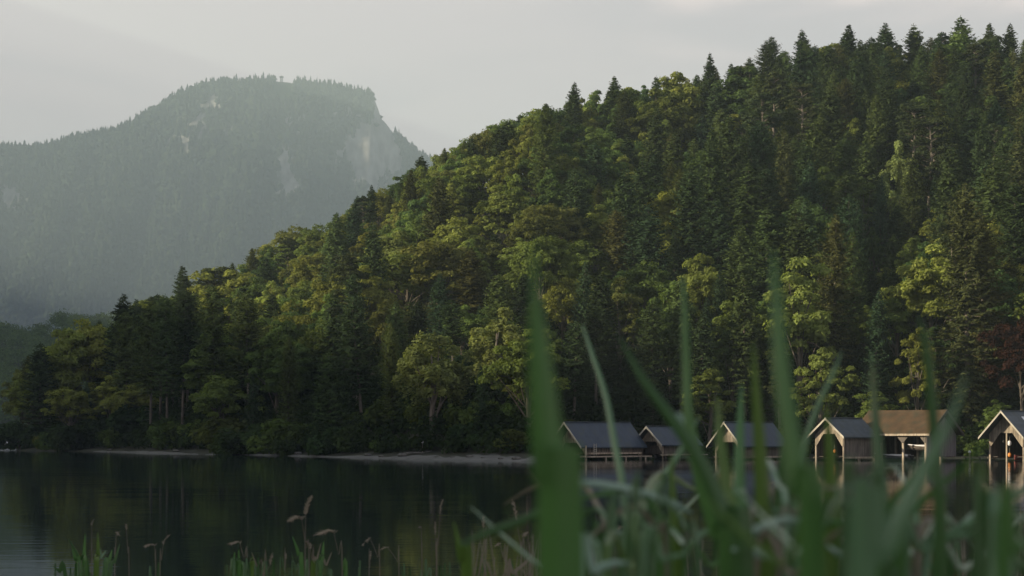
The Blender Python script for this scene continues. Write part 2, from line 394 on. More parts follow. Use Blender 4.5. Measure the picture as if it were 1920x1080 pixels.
def conifer(seed, H=24, Rr=3.3, low=.1, step=.5, per=7, droop=.35, spray=.42, power=.75, ragged=.25, mat=None, pale=False, width=.28, skip=.06):
    g = np.random.default_rng(seed)
    c, nn, tt, aa, bb = [], [], [], [], []
    z = low * H
    mb = MB(); r0 = (.0085 if low > .28 else .0115) * H
    while z < H * .985:
        f = (H - z) / (H * (1 - low))
        Lm = .8 * Rr * (1 - math.exp(-f * 2.9 / power)) / .93 * (1 if f < .9 else .8)
        k = per if f > .08 else 6
        off = g.uniform(0, 6.28)
        for i in range(k):
            if g.random() < skip: continue
            Lb = max(.3, Lm * g.uniform(1 - ragged, 1 + ragged * .45)); az = off + i * 6.283 / k + g.uniform(-.3, .3)
            out = np.array([math.cos(az), math.sin(az), 0.]); side = np.array([-out[1], out[0], 0.])
            zb = z + g.uniform(-.3, .3) * step
            up = .45 * (1 - f) - droop * f
            ns = max(3, int(Lb / .26))
            u = (np.arange(ns) + g.uniform(.2, .9, ns)) / ns
            bz = zb + Lb * (up * u + .22 * u ** 2 * (1 if f > .2 else .2))
            base = out[None] * (Lb * u)[:, None]; base[:, 2] = bz
            for sgn in (-1, 1):
                wd = spray * (1.15 - .75 * u) * g.uniform(.75, 1.25, ns) * min(1, .35 + Lb / 2.2)
                td = out[None] * .75 + side[None] * sgn * .85 + np.array([0, 0, -.28 * f])[None] + g.normal(size=(ns, 3)) * .14
                td /= np.linalg.norm(td, axis=1, keepdims=True)
                c.append(base + td * wd[:, None] * .8); tt.append(td)
                nn.append(np.array([0, 0, 1.])[None] + out[None] * .45 + g.normal(size=(ns, 3)) * .55)
                aa.append(wd); bb.append(wd * width * g.uniform(.8, 1.3, ns))
            if f > .12:
                mb.tube([(0, 0, zb), tuple(out * Lb * .6 + np.array([0, 0, zb + Lb * up * .6]))], [.035, .015], 3, False)
        z += step * g.uniform(.75, 1.25) * (.55 + .6 * f)
    # leader
    m_ = 8; zt = np.linspace(H * .98, H * 1.0, m_)
    p = np.zeros((m_, 3)); p[:, 2] = zt; c.append(p); t_ = rnd_dir(g, m_) * .5; t_[:, 2] = 1; tt.append(t_); nn.append(rnd_dir(g, m_)); aa.append(np.full(m_, .16)); bb.append(np.full(m_, .04))
    V, Fq = rhombi(np.concatenate(c), np.concatenate(nn), np.concatenate(tt), np.concatenate(aa), np.concatenate(bb))
    crown = npmesh('crown', V, Fq)
    mb.tube([(0, 0, -1), (0, 0, H * .3), (.05, 0, H * .65), (0, 0, H * .98)], [r0 * 1.3, r0, r0 * .6, .02], 8)
    if low > .3:        # dead branch stubs on the bare stem
        for i in range(26):
            zz = g.uniform(.12, low) * H; az = g.uniform(0, 6.28); ln = g.uniform(.3, 1.1)
            mb.tube([(0, 0, zz), (math.cos(az) * ln, math.sin(az) * ln, zz - .15)], [.03, .012], 3, False)
    trunk = mb.mesh('trunk', True)
    crown.materials.append(mat or M_needle); trunk.materials.append(M_palebark if pale else M_bark)
    return trunk, crown, H, Rr

def pine(seed, H=19, Rr=3.0):
    g = np.random.default_rng(seed); mb = MB(); r0 = .013 * H
    mb.tube([(0, 0, -1), (.25, 0, H * .35), (-.15, .1, H * .7), (.05, 0, H * .96)], [r0 * 1.2, r0, r0 * .7, r0 * .15], 8)
    c, nn, tt, aa = [], [], [], []
    for i in range(70):
        z = H * g.uniform(.36, .985); f = (H - z) / (H * .58)
        az = g.uniform(0, 6.28); Lb = Rr * (.25 + .75 * min(1, f * 1.6) ** .6) * g.uniform(.55, 1.1) * (1 if f < .8 else .6)
        e = np.array([math.cos(az) * Lb, math.sin(az) * Lb, z + Lb * .12])
        mb.tube([(0, 0, z - .4), tuple(e * np.array([.5, .5, 1]) - np.array([0, 0, .15])), tuple(e)], [.07, .045, .02], 4, False)
        for q in (1.0, .62):
            n = 70; d = rnd_dir(g, n); d[:, 2] = np.abs(d[:, 2]) * 1
            r = g.uniform(.45, .85)
            c.append(np.array([e[0] * q, e[1] * q, e[2]]) + d * (g.uniform(.3, 1, n) ** .5 * r)[:, None] * np.array([1.1, 1.1, .7]))
            nn.append(d + g.normal(size=(n, 3)) * .5); tt.append(d * .8 + np.array([0, 0, .5]) + g.normal(size=(n, 3)) * .5); aa.append(g.uniform(.16, .3, n))
    a = np.concatenate(aa)
    V, Fq = rhombi(np.concatenate(c), np.concatenate(nn), np.concatenate(tt), a, a * .35)
    crown = npmesh('crown', V, Fq); trunk = mb.mesh('trunk', True)
    crown.materials.append(M_needle); trunk.materials.append(M_palebark)
    return trunk, crown, H, Rr

def shrub(seed):
    g = np.random.default_rng(seed)
    n_cl = 16; C = np.stack([g.uniform(-1.6, 1.6, n_cl), g.uniform(-1.3, 1.3, n_cl), g.uniform(.4, 2.3, n_cl)], 1)
    C[:, 2] *= 1 - .18 * np.abs(C[:, 0]); k = np.repeat(np.arange(n_cl), 150); n = len(k); d = rnd_dir(g, n)
    pos = C[k] + d * (g.uniform(.3, 1, n) ** .5)[:, None] * .85; pos[:, 2] = np.abs(pos[:, 2])
    a = g.uniform(.13, .26, n)
    V, Fq = rhombi(pos, d + np.array([0, 0, .4]) + g.normal(size=(n, 3)) * .5, g.normal(size=(n, 3)), a, a * .6)
    crown = npmesh('crown', V, Fq); mb = MB()
    for i in range(7):
        e = C[i]; mb.tube([(0, 0, -.4), (e[0] * .4, e[1] * .4, e[2] * .55), tuple(e)], [.05, .035, .015], 5, False)
    trunk = mb.mesh('stems', True); crown.materials.append(M_broad); trunk.materials.append(M_bark)
    return trunk, crown, 3.1, 2.4

PROTO = {
    'broad': [broadleaf(101 + i, H=15 + (i % 3), Rr=[5.2, 5.9, 4.8, 6.3, 5.5, 5.0][i], n_cl=70, leaves=175, low=[.12, .18, .08, .2, .14, .1][i], irregular=[.1, .2, .16, .28, .22, .12][i]) for i in range(6)],
    'spruce': [conifer(201 + i, H=24, Rr=[4.7, 4.2, 5.2, 4.4, 4.9][i], spray=.62, width=.34, step=[.85, .7, .95, .75, .85][i], per=8, low=[.08, .15, .05, .22, .12][i], ragged=[.25, .35, .2, .4, .3][i], power=[.9, .95, .82, 1.0, .86][i], droop=[.35, .45, .3, .5, .28][i]) for i in range(5)],
    'bare': [conifer(231 + i, H=24, Rr=3.8, low=[.34, .4, .3][i], ragged=.4, spray=.52, power=.55, droop=.3, pale=True, skip=.12) for i in range(3)],
    'shaggy': [conifer(261 + i, H=28, Rr=5.0, low=.08, ragged=.5, power=.6, droop=.55, spray=.5, pale=True, per=8, skip=.15, step=.62) for i in range(2)],
    'fir': [conifer(241 + i, H=20, Rr=3.5, low=.06, ragged=.2, power=.85, droop=.1, per=7, step=.45, width=.34) for i in range(2)],
    'larch': [conifer(251 + i, H=21, Rr=3.4, low=.18, ragged=.3, power=.6, droop=.25, spray=.34, width=.5, step=.42, per=8, mat=M_broad) for i in range(2)],
    'pine': [pine(271 + i, H=19, Rr=[3.1, 2.7][i]) for i in range(2)],
    'birch': [broadleaf(281 + i, H=17, Rr=4.0, low=.02, n_cl=64, leaves=190, leaf=.2, droop=.6, pale=True, irregular=.1) for i in range(2)],
    'open': [broadleaf(291 + i, H=16, Rr=4.6, low=.08, n_cl=50, leaves=170, leaf=.23, irregular=.3) for i in range(2)],
    'shrub': [shrub(301 + i) for i in range(3)],
}
NAME = {'broad': 'broadleaf_tree', 'open': 'broadleaf_tree', 'spruce': 'spruce_tree', 'bare': 'spruce_tree', 'shaggy': 'spruce_tree', 'fir': 'fir_tree', 'larch': 'larch_tree',
        'pine': 'pine_tree', 'birch': 'birch_tree', 'shrub': 'shore_bush'}
GROUP = {'broadleaf_tree': 'broadleaf trees on the wooded hill', 'spruce_tree': 'spruces on the wooded hill', 'fir_tree': 'young firs on the wooded hill', 'larch_tree': 'larches on the wooded hill',
         'pine_tree': 'pines on the wooded hill', 'birch_tree': 'birches by the lake shore', 'shore_bush': 'bushes along the lake shore'}
TONES = {
    'broad': [('mid green', (.100, .142, .040)), ('bright yellow-green', (.165, .190, .048)), ('deep green', (.062, .100, .034)), ('olive', (.128, .142, .042))],
    'spruce': [('dark green', (.040, .060, .023)), ('brownish green', (.074, .080, .028)), ('mid green', (.062, .090, .030)), ('blue-green', (.040, .066, .030))],
    'fir': [('blue-green', (.036, .062, .030)), ('fresh green', (.045, .072, .024))],
    'larch': [('soft light green', (.068, .085, .028)), ('dull olive', (.058, .068, .024))],
    'pine': [('dark olive', (.040, .052, .022)), ('grey-green', (.038, .055, .028))],
    'birch': [('pale yellowish', (.15, .185, .068))],
    'shrub': [('fresh green', (.055, .085, .024)), ('dark green', (.030, .050, .018)), ('yellow-green', (.085, .10, .026))],
}
TONES['bare'] = TONES['spruce']; TONES['shaggy'] = TONES['spruce']; TONES['open'] = TONES['broad']

TREES = []      # every planted tree: dict(kind, x, y, z, s, w, tone, label)
def plant(kind, x, Y, Ht, tone=None, wf=1.0, label=None, proto=None, z=None, color=None, name=None):
    z = float(ground_z(x, Y)) if z is None else z
    pr = PROTO[kind]; i = random.randrange(len(pr)) if proto is None else proto
    if tone is None: tone = random.randrange(len(TONES[kind]))
    TREES.append(dict(kind=kind, x=x, y=Y, z=z, H=Ht, i=i, w=wf, tone=tone, label=label, color=color, name=name))

def hero(kind, px, top, Y, label, tone=0, wf=1.0, proto=0, color=None, foot=None, name=None):
    x = (px - 960) / F * Y
    z = float(ground_z(x, Y)) if foot is None else foot
    zt = CZ + (H0 - top) / F * Y
    plant(kind, x, Y, zt - z, tone, wf, label, proto, z, color, name)
    return px, top, Y

HERO = [
    # (kind, px, top row, Y, label, tone, width, proto)
    ('birch', 812, 606, 230, 'pale yellow birch with hanging sprays standing just behind the beach', 0, 1.35, 0),
    ('birch', 925, 572, 231, 'sunlit yellow-topped birch between the paler birch and the thick reed blade', 0, 1.55, 1),
    ('larch', 736, 603, 240, 'slim larch with a bare stem beside the pale yellow birch', 0, .85, 0),
    ('larch', 540, 628, 264, 'narrow light green larch standing alone against the dark shore wood', 0, .95, 1),
    ('spruce', 621, 655, 252, 'small pointed spruce at the water, first cone after the narrow larch', 2, .95, 0),
    ('spruce', 226, 549, 366, 'dark pointed spruce standing up over the crest of the wooded point', 0, 1.15, 0),
    ('spruce', 75, 640, 366, 'dark spruce at the outer tip of the wooded point', 0, 1.1, 2),
    ('broad', 120, 612, 372, 'rounded sunlit tree at the outer tip of the wooded point', 1, 1.0, 0),
    ('broad', 165, 600, 378, 'yellow-green tree on the point in front of the hazy low hill', 1, .9, 3),
    ('pine', 398, 497, 385, 'flat topped dark pine on the crest of the wooded point', 0, 1.5, 0),
    ('spruce', 345, 498, 385, 'dark twin of the flat topped pine, narrow spruce on the crest', 0, 1.1, 1),
    ('broad', 430, 485, 385, 'light green tree just uphill of the flat topped pine', 1, 1.1, 1),
    ('broad', 760, 458, 300, 'wide round crowned lime-green tree in the middle of the slope', 1, 1.35, 1),
    ('spruce', 878, 462, 285, 'brownish spruce with a drooping top beside the wide round tree', 1, 1.2, 3),
    ('broad', 970, 440, 300, 'yellowish round tree behind the tip of the thick reed blade', 1, 1.2, 2),
    ('fir', 822, 510, 270, 'blue-green fir just below the wide round crowned tree', 0, 1.2, 0),
    ('fir', 1265, 428, 300, 'tall blue-green fir with a thin leader above the boathouses', 0, 1.25, 1),
    ('bare', 1158, 390, 300, 'spruce with a long pale bare stem standing out mid slope', 1, 1.0, 0),
    ('open', 905, 392, 330, 'bright spiky-crowned tree high above the birches', 1, .8, 0),
    ('spruce', 1330, 97, 425, 'scraggly spruce standing high above its neighbours on the skyline', 0, .75, 3),
    ('spruce', 1070, 152, 420, 'small pointed spruce tip on the broadleaf skyline', 0, .9, 0),
    ('spruce', 1155, 140, 422, 'pointed spruce on the skyline amid round crowns', 0, 1.1, 1),
    ('spruce', 1228, 140, 425, 'dark spruce tip next to a bright crown on the skyline', 0, .8, 2),
    ('broad', 1272, 134, 428, 'bright round tree rising on the skyline below the scraggly spruce', 1, 1.0, 0),
    ('shaggy', 1425, 76, 436, 'broad ragged spruce where the spruce skyline begins', 0, 1.0, 0),
    ('bare', 1455, 66, 440, 'high dark spruce with clumped top on the skyline', 0, .95, 1),
    ('spruce', 1510, 52, 442, 'slim spruce on the skyline next to the clumped top', 0, 1.0, 3),
    ('spruce', 1590, 44, 440, 'tall spruce over a group of pale dead stems on the skyline', 0, 1.1, 1),
    ('spruce', 1662, 41, 440, 'dense dark spruce in the middle of the spruce skyline', 0, 1.15, 0),
    ('spruce', 1722, 42, 442, 'straight spruce between two darker ones on the skyline', 2, 1.1, 4),
    ('spruce', 1806, 28, 442, 'highest spruce of the whole skyline', 2, 1.2, 2),
    ('spruce', 1852, 42, 440, 'spruce just past the highest one of the skyline', 0, 1.0, 1),
    ('spruce', 1886, 42, 440, 'very dark pointed spruce near the far end of the skyline', 0, 1.0, 0),
    ('birch', 1690, 262, 345, 'golden-topped tree lit against a dark hollow in the wood', 0, .9, 1),
    ('larch', 1712, 308, 320, 'sunlit larch on a reddish stem below the golden-topped tree', 0, 1.1, 0),
    ('broad', 1640, 420, 305, 'dark low tree with feathery top in the shaded hollow', 2, .7, 2),
    ('shaggy', 1815, 338, 246, 'tallest spruce by the shore, olive and shaggy, behind the brown roof', 1, 1.05, 0),
    ('shaggy', 1850, 395, 250, 'brown-stemmed shaggy spruce leaning on the tallest shore spruce', 1, 1.0, 1),
    ('shaggy', 1562, 400, 262, 'tall shaggy spruce in shore wood behind the brown roofed boathouse', 1, .95, 1),
    ('open', 1500, 470, 256, 'tall bright leafy tree lit from top to bottom beside shaggy spruce', 1, .9, 1),
    ('broad', 1745, 455, 262, 'glowing yellow-green crown beside the tallest shore spruce', 1, 1.0, 4),
    ('fir', 1637, 540, 254, 'blue-green fir above the ridge of the brown roof', 0, 1.1, 0),
    ('fir', 1605, 430, 275, 'upright fir with pale tip above the brown roof', 1, 1.1, 1),
    ('open', 1720, 600, 244, 'small golden leafed tree right above the brown roof', 1, .75, 0),
    ('open', 1640, 728, 238, 'low light green sapling behind the brown roof ridge', 0, 1.5, 1),
    ('open', 1540, 640, 243, 'bright leafy lower tree between the reed blades and brown roof', 1, 1.0, 0),
    ('open', 1330, 683, 240, 'lit yellow-green small tree glowing behind the hidden boathouse', 1, 1.0, 1),
    ('open', 1870, 742, 236, 'green sapling behind the blue roof at the picture edge', 0, 1.3, 0),
    ('broad', 1916, 575, 243, 'dull red-leaved tree at the edge of the picture', 0, .72, 1),
    ('spruce', 790, 290, 418, 'dark spruce leaning over the saddle before the far mountain', 0, 1.0, 4),
    ('spruce', 694, 345, 400, 'little dark spruce tip on the ridge below the cliffs', 0, .7, 0),
    ('fir', 548, 700, 268, 'low dark fir at the foot of the narrow larch', 1, .8, 1),
]
hero_spots = []
for h in HERO:
    kind, px, tp, Y, lab, tone, wf, pr = h
    c = (.028, .015, .012) if 'red-leaved' in lab else None
    hero(kind, px, tp, Y, lab, tone, wf, pr, c)
    hero_spots.append((px, tp, Y, TREES[-1]['H']))

# the shore stems seen bare in the shade
for k, (px, tp, Y) in enumerate([(282, 560, 318), (300, 555, 322), (314, 550, 312), (341, 540, 306), (352, 545, 318), (404, 530, 296), (236, 580, 340),
                                  (468, 545, 292), (680, 560, 252), (668, 600, 262), (850, 560, 250), (1008, 560, 262), (1220, 560, 255), (1118, 580, 258), (1075, 600, 252)]):
    x = (px - 960) / F * Y
    plant('bare', x, Y, CZ + (H0 - tp) / F * Y - float(ground_z(x, Y)), random.choice([0, 0, 2]), 1.0, None, k % 3)
    hero_spots.append((px, tp, Y, TREES[-1]['H']))

def conifer_share(px, t):
    v = np.interp(px, [0, 300, 600, 800, 1000, 1200, 1300, 1450, 1920], [.40, .34, .27, .25, .24, .3, .5, .78, .76])
    if 620 < px < 1450 and t < .45: v = max(v, .48)
    if 780 < px < 1290 and t > .35: v *= .45
    if px < 780 and t > .3: v *= .7
    if px > 1450 and t < .2: v = .5
    return v

# the wood: rows up the slope
row = 0
s = 15.0
while s < 232:
    step = 6.8 if s < 60 else 7.2
    px = 48.0 + (row % 2) * 14
    while px < 2010:
        Y = SHORE(px) + s + random.uniform(-2.6, 2.6); 
        dpx = step * F / Y
        p = px + random.uniform(-.33, .33) * dpx
        px += dpx
        D = float(DEPTH(p)); t = (s - 12) / (D - 12)
        if t > 1.06: continue
        x = (p - 960) / F * Y; z = float(ground_z(x, Y))
        con = random.random() < conifer_share(p, t)
        if con:
            r = random.random()
            kind = 'spruce' if r < .70 else ('bare' if r < .82 else ('fir' if r < .92 else 'pine'))
            if p < 1350 and t > .3 and kind == 'bare': kind = 'larch'
            if kind == 'spruce' and p > 1380 and random.random() < .25: kind = 'shaggy'
            Ht = random.uniform(15, 24) if kind != 'fir' else random.uniform(11, 17)
            tone = random.choices(range(len(TONES[kind])), [4, 1.2, 4, 2][:len(TONES[kind])] if p < 1450 else [4, 1.6, 4, 1.5][:len(TONES[kind])])[0]
            wf = random.uniform(.85, 1.2)
        else:
            kind = 'broad' if random.random() < .82 else ('open' if random.random() < .6 else 'larch')
            Ht = random.uniform(11, 16); wf = random.uniform(.78, 1.15)
            tone = None if kind == 'larch' else random.choices(range(4), [4, 3.5, 2, 2])[0]
        # keep below the traced skyline
        top_row = float(SKY(p)) + (random.uniform(2, 16) if t > .7 else 4)
        mx = CZ + (H0 - top_row) / F * Y - z
        if t > .82: Ht = max(Ht, mx * random.uniform(.84, 1.0))
        if Ht > mx: Ht = mx
        if Ht < 4.5: continue
        if Ht < 9 and kind in ('bare', 'shaggy', 'pine'): kind = 'spruce'
        # keep clear of the particular trees and of what stands in front of them
        pt = H0 - F * (z + Ht - CZ) / Y
        bad = False
        for (hp, ht, hy, hh) in hero_spots:
            if abs(Y - hy) < 5 and abs(p - hp) * Y / F < 4: bad = True
            if Y < hy and abs(p - hp) < (62 if hy < 270 and hp < 1000 else 40) and pt < ht + (.5 if hy < 400 else .1) * hh * F / hy: 
                # shorten what would hide it
                nt_ = ht + (.6 if hy < 400 else .14) * hh * F / hy
                Ht = CZ + (H0 - nt_) / F * Y - z
                if Ht < 5: bad = True; break
                pt = nt_
        if bad or Ht < 4.5: continue
        if kind in ('bare', 'shaggy', 'pine') and Ht < 11: kind = 'fir'
        if TONES[kind] is not None and tone is not None: tone = min(tone, len(TONES[kind]) - 1)
        if kind == 'broad': wf *= min(1.18, max(1.0, 13 / max(Ht, 6)))
        plant(kind, x, Y, Ht, tone, wf)
    s += step * (.92 if s < 60 else .95); row += 1

# bushes along the water
px = 38.0
while px < 1940:
    Yb = float(SHORE(px)); onb = (640 < px < 1045) or (180 < px < 372)
    for q in range(2):
        Y = Yb + (random.uniform(1, 6) if not onb else 11.5 + random.uniform(0, 4)) + q * 6; p = px + random.uniform(-8, 8)
        x = (p - 960) / F * Y
        plant('shrub', x, Y, random.uniform(2.4, 6.2) * (1.1 if px < 620 else .85), random.choices([0, 1, 2], [3, 4, 1])[0], random.uniform(.9, 1.4))
    px += random.uniform(3.3, 5.2) * F / Yb

# ---- labels: what it is, how high on the slope, above which landmark, which one of its like
ORD = 'first second third fourth fifth sixth seventh eighth ninth tenth eleventh twelfth thirteenth fourteenth fifteenth sixteenth seventeenth eighteenth nineteenth twentieth'.split()
def band(T):
    s = T['y'] - float(SHORE(960 + F * T['x'] / T['y'])); D = float(DEPTH(960 + F * T['x'] / T['y'])); t = (s - 12) / (D - 12)
    return 'at the shore' if s < 27 else 'low on slope' if t < .27 else 'on lower slope' if t < .45 else 'at mid slope' if t < .63 else 'on upper slope' if t < .84 else 'on the ridge'
def sector(p):
    for lim, s_ in [(150, "near the point's tip"), (290, 'behind the small beach'), (440, 'above the bare stems'), (600, 'above the narrow larch'), (740, 'near the slim larch'), (870, 'above the pale birch'),
                    (1000, 'above the yellow-topped birch'), (1120, 'above the long blue roof'), (1240, 'above the second boathouse'), (1360, 'above the hidden boathouse'), (1500, 'behind the tall reed blades'),
                    (1620, 'above the gabled boathouse'), (1740, 'above the brown roof'), (1850, "past the brown roof's end"), (9999, 'above the last boathouse')]:
        if p < lim: return s_
cells = {}
for T in TREES:
    if T['label']: continue
    p = 960 + F * T['x'] / T['y']; size = 'small ' if T['H'] < 11 else ('tall ' if T['H'] > 21 else '')
    kn = {'broad': 'broadleaf tree', 'open': 'loose-crowned tree', 'spruce': 'spruce', 'bare': 'bare-stemmed spruce', 'shaggy': 'shaggy spruce', 'fir': 'fir', 'larch': 'larch', 'pine': 'pine', 'birch': 'birch', 'shrub': 'bush'}[T['kind']]
    if T['kind'] == 'shrub':
        size = 'low ' if T['H'] < 3 else 'high '
        bd = 'at the waterline' if not (640 < p < 1045 or 180 < p < 372) else 'behind the sand'
    else: bd = band(T)
    key = f"{size}{TONES[T['kind']][T['tone']][0]} {kn} {bd}, {sector(p)}"
    cells.setdefault(key, []).append((p, T))
for key, lst in cells.items():
    lst.sort(key=lambda q: q[0])
    for k, (p, T) in enumerate(lst):
        T['label'] = key if len(lst) == 1 else f"{key}, {ORD[min(k, 19)]} from left"

def put_tree(T):
    tr, cr_, H, Rr = PROTO[T['kind']][T['i']]
    nm = T['name'] or NAME[T['kind']]
    f = T['H'] / H
    wf = f * T['w'] if T['kind'] != 'shrub' else f * T['w']
    if T['kind'] in ('spruce', 'bare', 'shaggy'): wf = (f ** .4) * T['w']
    root = empty(nm, (T['x'], T['y'], T['z'] - .1), random.uniform(0, 6.28))
    root.scale = (wf * random.uniform(.88, 1.12), wf, f); root.rotation_euler = (random.gauss(0, .025), random.gauss(0, .025), root.rotation_euler[2])
    tag(root, T['label'], 'bush' if T['kind'] == 'shrub' else 'tree', GROUP[NAME[T['kind']]])
    c = T['color'] or TONES[T['kind']][T['tone']][1]
    v = random.uniform(.7, 1.3); h = random.uniform(-.1, .08)
    a = bpy.data.objects.new('stem' if T['kind'] == 'shrub' else 'trunk', tr); col.objects.link(a); a.parent = root
    b = bpy.data.objects.new('foliage' if T['kind'] == 'shrub' else 'crown', cr_); col.objects.link(b); b.parent = root
    b.color = (c[0] * v * (1 + h), c[1] * v, c[2] * v * (1 - h), 1)
for T in TREES: put_tree(T)
print('TREES', len(TREES), {k: sum(1 for T in TREES if NAME[T['kind']] == k) for k in set(NAME.values())})

# ------------------------------------------------------------------ far mountain
MS = tab([(-500, 300), (-200, 285), (0, 278), (75, 280), (100, 272), (150, 258), (210, 250), (240, 235), (290, 206), (340, 176), (380, 161), (430, 155), (500, 153), (520, 150), (540, 152), (560, 157), (575, 158),
          (620, 163), (660, 172), (690, 178), (704, 188), (710, 205), (714, 220), (722, 226), (735, 244), (760, 268), (790, 294), (830, 318), (900, 345), (1100, 420), (1400, 520), (2000, 650), (2600, 740)])
RY, BY = 6500.0, 4900.0
def mtn(PX, T):
    """front face of the mountain: T 0 at the foot, 1 at the crest, beyond 1 the back"""
    top = CZ + (H0 - MS(PX)) / F * RY
    Y = BY + (RY - BY) * np.minimum(T, 1) + np.maximum(T - 1, 0) * 2200
    zz = np.where(T < 1, top * (.72 * T + .28 * T ** 3), top * (1 - (T - 1) * .9))
    x0 = (PX - 960) / F * RY
    bulge = (np.sin(x0 * .011 + 1) * 60 + np.sin(x0 * .031) * 26 + np.sin(x0 * .083 + T * 5) * 9) * np.sin(np.clip(T, 0, 1) * math.pi)
    crag = (np.sin(x0 * .05 + np.sin(T * 40) * .8) * 7 + np.sin(T * 55 + x0 * .02) * 5) * np.clip((1.02 - T) * 6, 0, 1)
    return x0, Y + bulge, zz + crag - 5
pxm = np.linspace(-500, 2600, 560); tm = np.concatenate([np.linspace(0, 1, 130), np.linspace(1.02, 1.6, 12)])
PXM, TM = np.meshgrid(pxm, tm)
MX, MY, MZ = mtn(PXM, TM)
me = grid_mesh('mountain', MX, MY, MZ)
blobs = [(560, 222, 22, 24, .4), (540, 232, 20, 18, .4), (400, 192, 34, 20, .5), (372, 232, 40, 28, .52), (345, 262, 42, 26, .5), (430, 245, 30, 12, .45), (470, 228, 7, 12, .6), (535, 300, 16, 40, .7), (540, 340, 26, 36, .7),
         (640, 290, 14, 20, .9), (665, 283, 22, 26, 1.2), (702, 287, 44, 56, 1.6), (725, 250, 16, 44, 1.5), (690, 320, 36, 26, 1.0), (738, 300, 18, 36, 1.3), (640, 205, 18, 14, .7), (660, 218, 28, 8, .6),
         (20, 372, 32, 26, .7), (706, 208, 10, 26, .9), (700, 355, 20, 16, .6)]
def rockness(X, Y, Z):
    p, q = proj(X, Y, Z); r = np.zeros_like(p)
    wob = 12 * np.sin(p * .11) * np.sin(q * .13) + 7 * np.sin(p * .31 + q * .05)
    for (bx, by, rx, ry, s_) in blobs:
        d = np.sqrt(((p - bx) / rx) ** 2 + ((q - by + wob * .5) / ry) ** 2)
        r = np.maximum(r, s_ * np.clip(1.35 - d, 0, 1))
    return r
rk = rockness(MX, MY, MZ)
at = me.attributes.new('rock', 'FLOAT', 'POINT'); at.data.foreach_set('value', rk.ravel().astype(np.float32))
m, n, l = newmat('mountain_ground')
out = n.new('ShaderNodeOutputMaterial'); b = n.new('ShaderNodeBsdfDiffuse'); l.new(b.outputs[0], out.inputs[0])
an = n.new('ShaderNodeAttribute'); an.attribute_name = 'rock'
tc2 = n.new('ShaderNodeTexCoord'); mp2 = n.new('ShaderNodeMapping'); mp2.inputs['Scale'].default_value = (.05, .02, .012); l.new(tc2.outputs['Object'], mp2.inputs[0])
nz2 = n.new('ShaderNodeTexNoise'); nz2.inputs['Scale'].default_value = 1; nz2.inputs['Detail'].default_value = 8; l.new(mp2.outputs[0], nz2.inputs['Vector'])
ad2 = n.new('ShaderNodeMath'); ad2.operation = 'ADD'; l.new(an.outputs['Fac'], ad2.inputs[0]); l.new(nz2.outputs[0], ad2.inputs[1])
r1 = n.new('ShaderNodeValToRGB'); r1.color_ramp.elements[0].position = .72; r1.color_ramp.elements[1].position = .95; l.new(ad2.outputs[0], r1.inputs[0])
r2 = n.new('ShaderNodeValToRGB'); r2.color_ramp.elements[0].position = .3; r2.color_ramp.elements[0].color = (.09, .087, .08, 1); r2.color_ramp.elements[1].position = .65; r2.color_ramp.elements[1].color = (.27, .265, .245, 1)
l.new(nz2.outputs[0], r2.inputs[0])
mxm = n.new('ShaderNodeMix'); mxm.data_type = 'RGBA'; mxm.inputs[6].default_value = (.035, .05, .022, 1); l.new(r1.outputs[0], mxm.inputs[0]); l.new(r2.outputs[0], mxm.inputs[7]); l.new(mxm.outputs[2], b.inputs[0])
me.materials.append(m)
tag(link('mountain', me), kind='structure')

def far_wood(name, X, Y, Z, hgt, wid, seed, mat_col, label, conifer_frac=.65):  # noqa
    """a far-off wood: thousands of small low-detail crowns as one mass"""
    g = np.random.default_rng(seed); n = len(X)
    Vs, Fs, off = [], [], 0
    hh = hgt * g.uniform(.6, 1.25, n); ww = wid * g.uniform(.7, 1.3, n)
    isc = g.random(n) < conifer_frac
    prof_c = [(0, .12), (.18, 1.0), (.45, .55), (.47, .78), (.72, .3), (.74, .42), (1.0, .02)]
    prof_b = [(0, .1), (.22, .75), (.42, 1.25), (.62, 1.35), (.82, .95), (.95, .4), (1.0, .05)]
    k = 6
    for prof, sel, hs in ((prof_c, isc, 1.0), (prof_b, ~isc, .72)):
        idx = np.where(sel)[0]; m_ = len(idx)
        if not m_: continue
        R_ = []
        for j, (pz, pr_) in enumerate(prof):
            ang = np.arange(k)[None] * 2 * math.pi / k + g.uniform(0, 6.28, (m_, 1)) * 0 + j * .5
            rr = ww[idx, None] * pr_ * g.uniform(.65, 1.3, (m_, k)) * .5
            R_.append(np.stack([X[idx, None] + np.cos(ang) * rr, Y[idx, None] + np.sin(ang) * rr, np.broadcast_to((Z[idx] - 1 + hh[idx] * hs * pz)[:, None], (m_, k)) + g.uniform(-.03, .03, (m_, k)) * hh[idx, None] * (pz < 1)], -1))
        Vv = np.stack(R_, 1)            # m, levels, k, 3
        nl = len(prof)
        base = off + np.arange(m_)[:, None, None] * nl * k + np.arange(nl - 1)[None, :, None] * k
        j0 = np.arange(k)[None, None]; j1 = (j0 + 1) % k
        Fq = np.stack([base + j0, base + j1, base + k + j1, base + k + j0], -1).reshape(-1, 4)
        Vs.append(Vv.reshape(-1, 3)); Fs.append(Fq); off += m_ * nl * k
    o = link(name, npmesh(name, np.concatenate(Vs), np.concatenate(Fs)), M_far)
    o.color = (*mat_col, 1)
    tag(o, label, None, None, 'stuff')
    return o
M_far = foliage_mat('far_leaves', .15, .02, .88, 1.12, (1.1, 1.1, .6))
g = np.random.default_rng(3)
npt = 15000
p_ = g.uniform(-60, 900, npt); t_ = np.where(g.random(npt) < .14, g.uniform(.975, 1.015, npt), g.uniform(.3, 1.0, npt))
x_, y_, z_ = mtn(p_, t_)
keep = ~((p_ > 513) & (p_ < 552) & (t_ > .965))
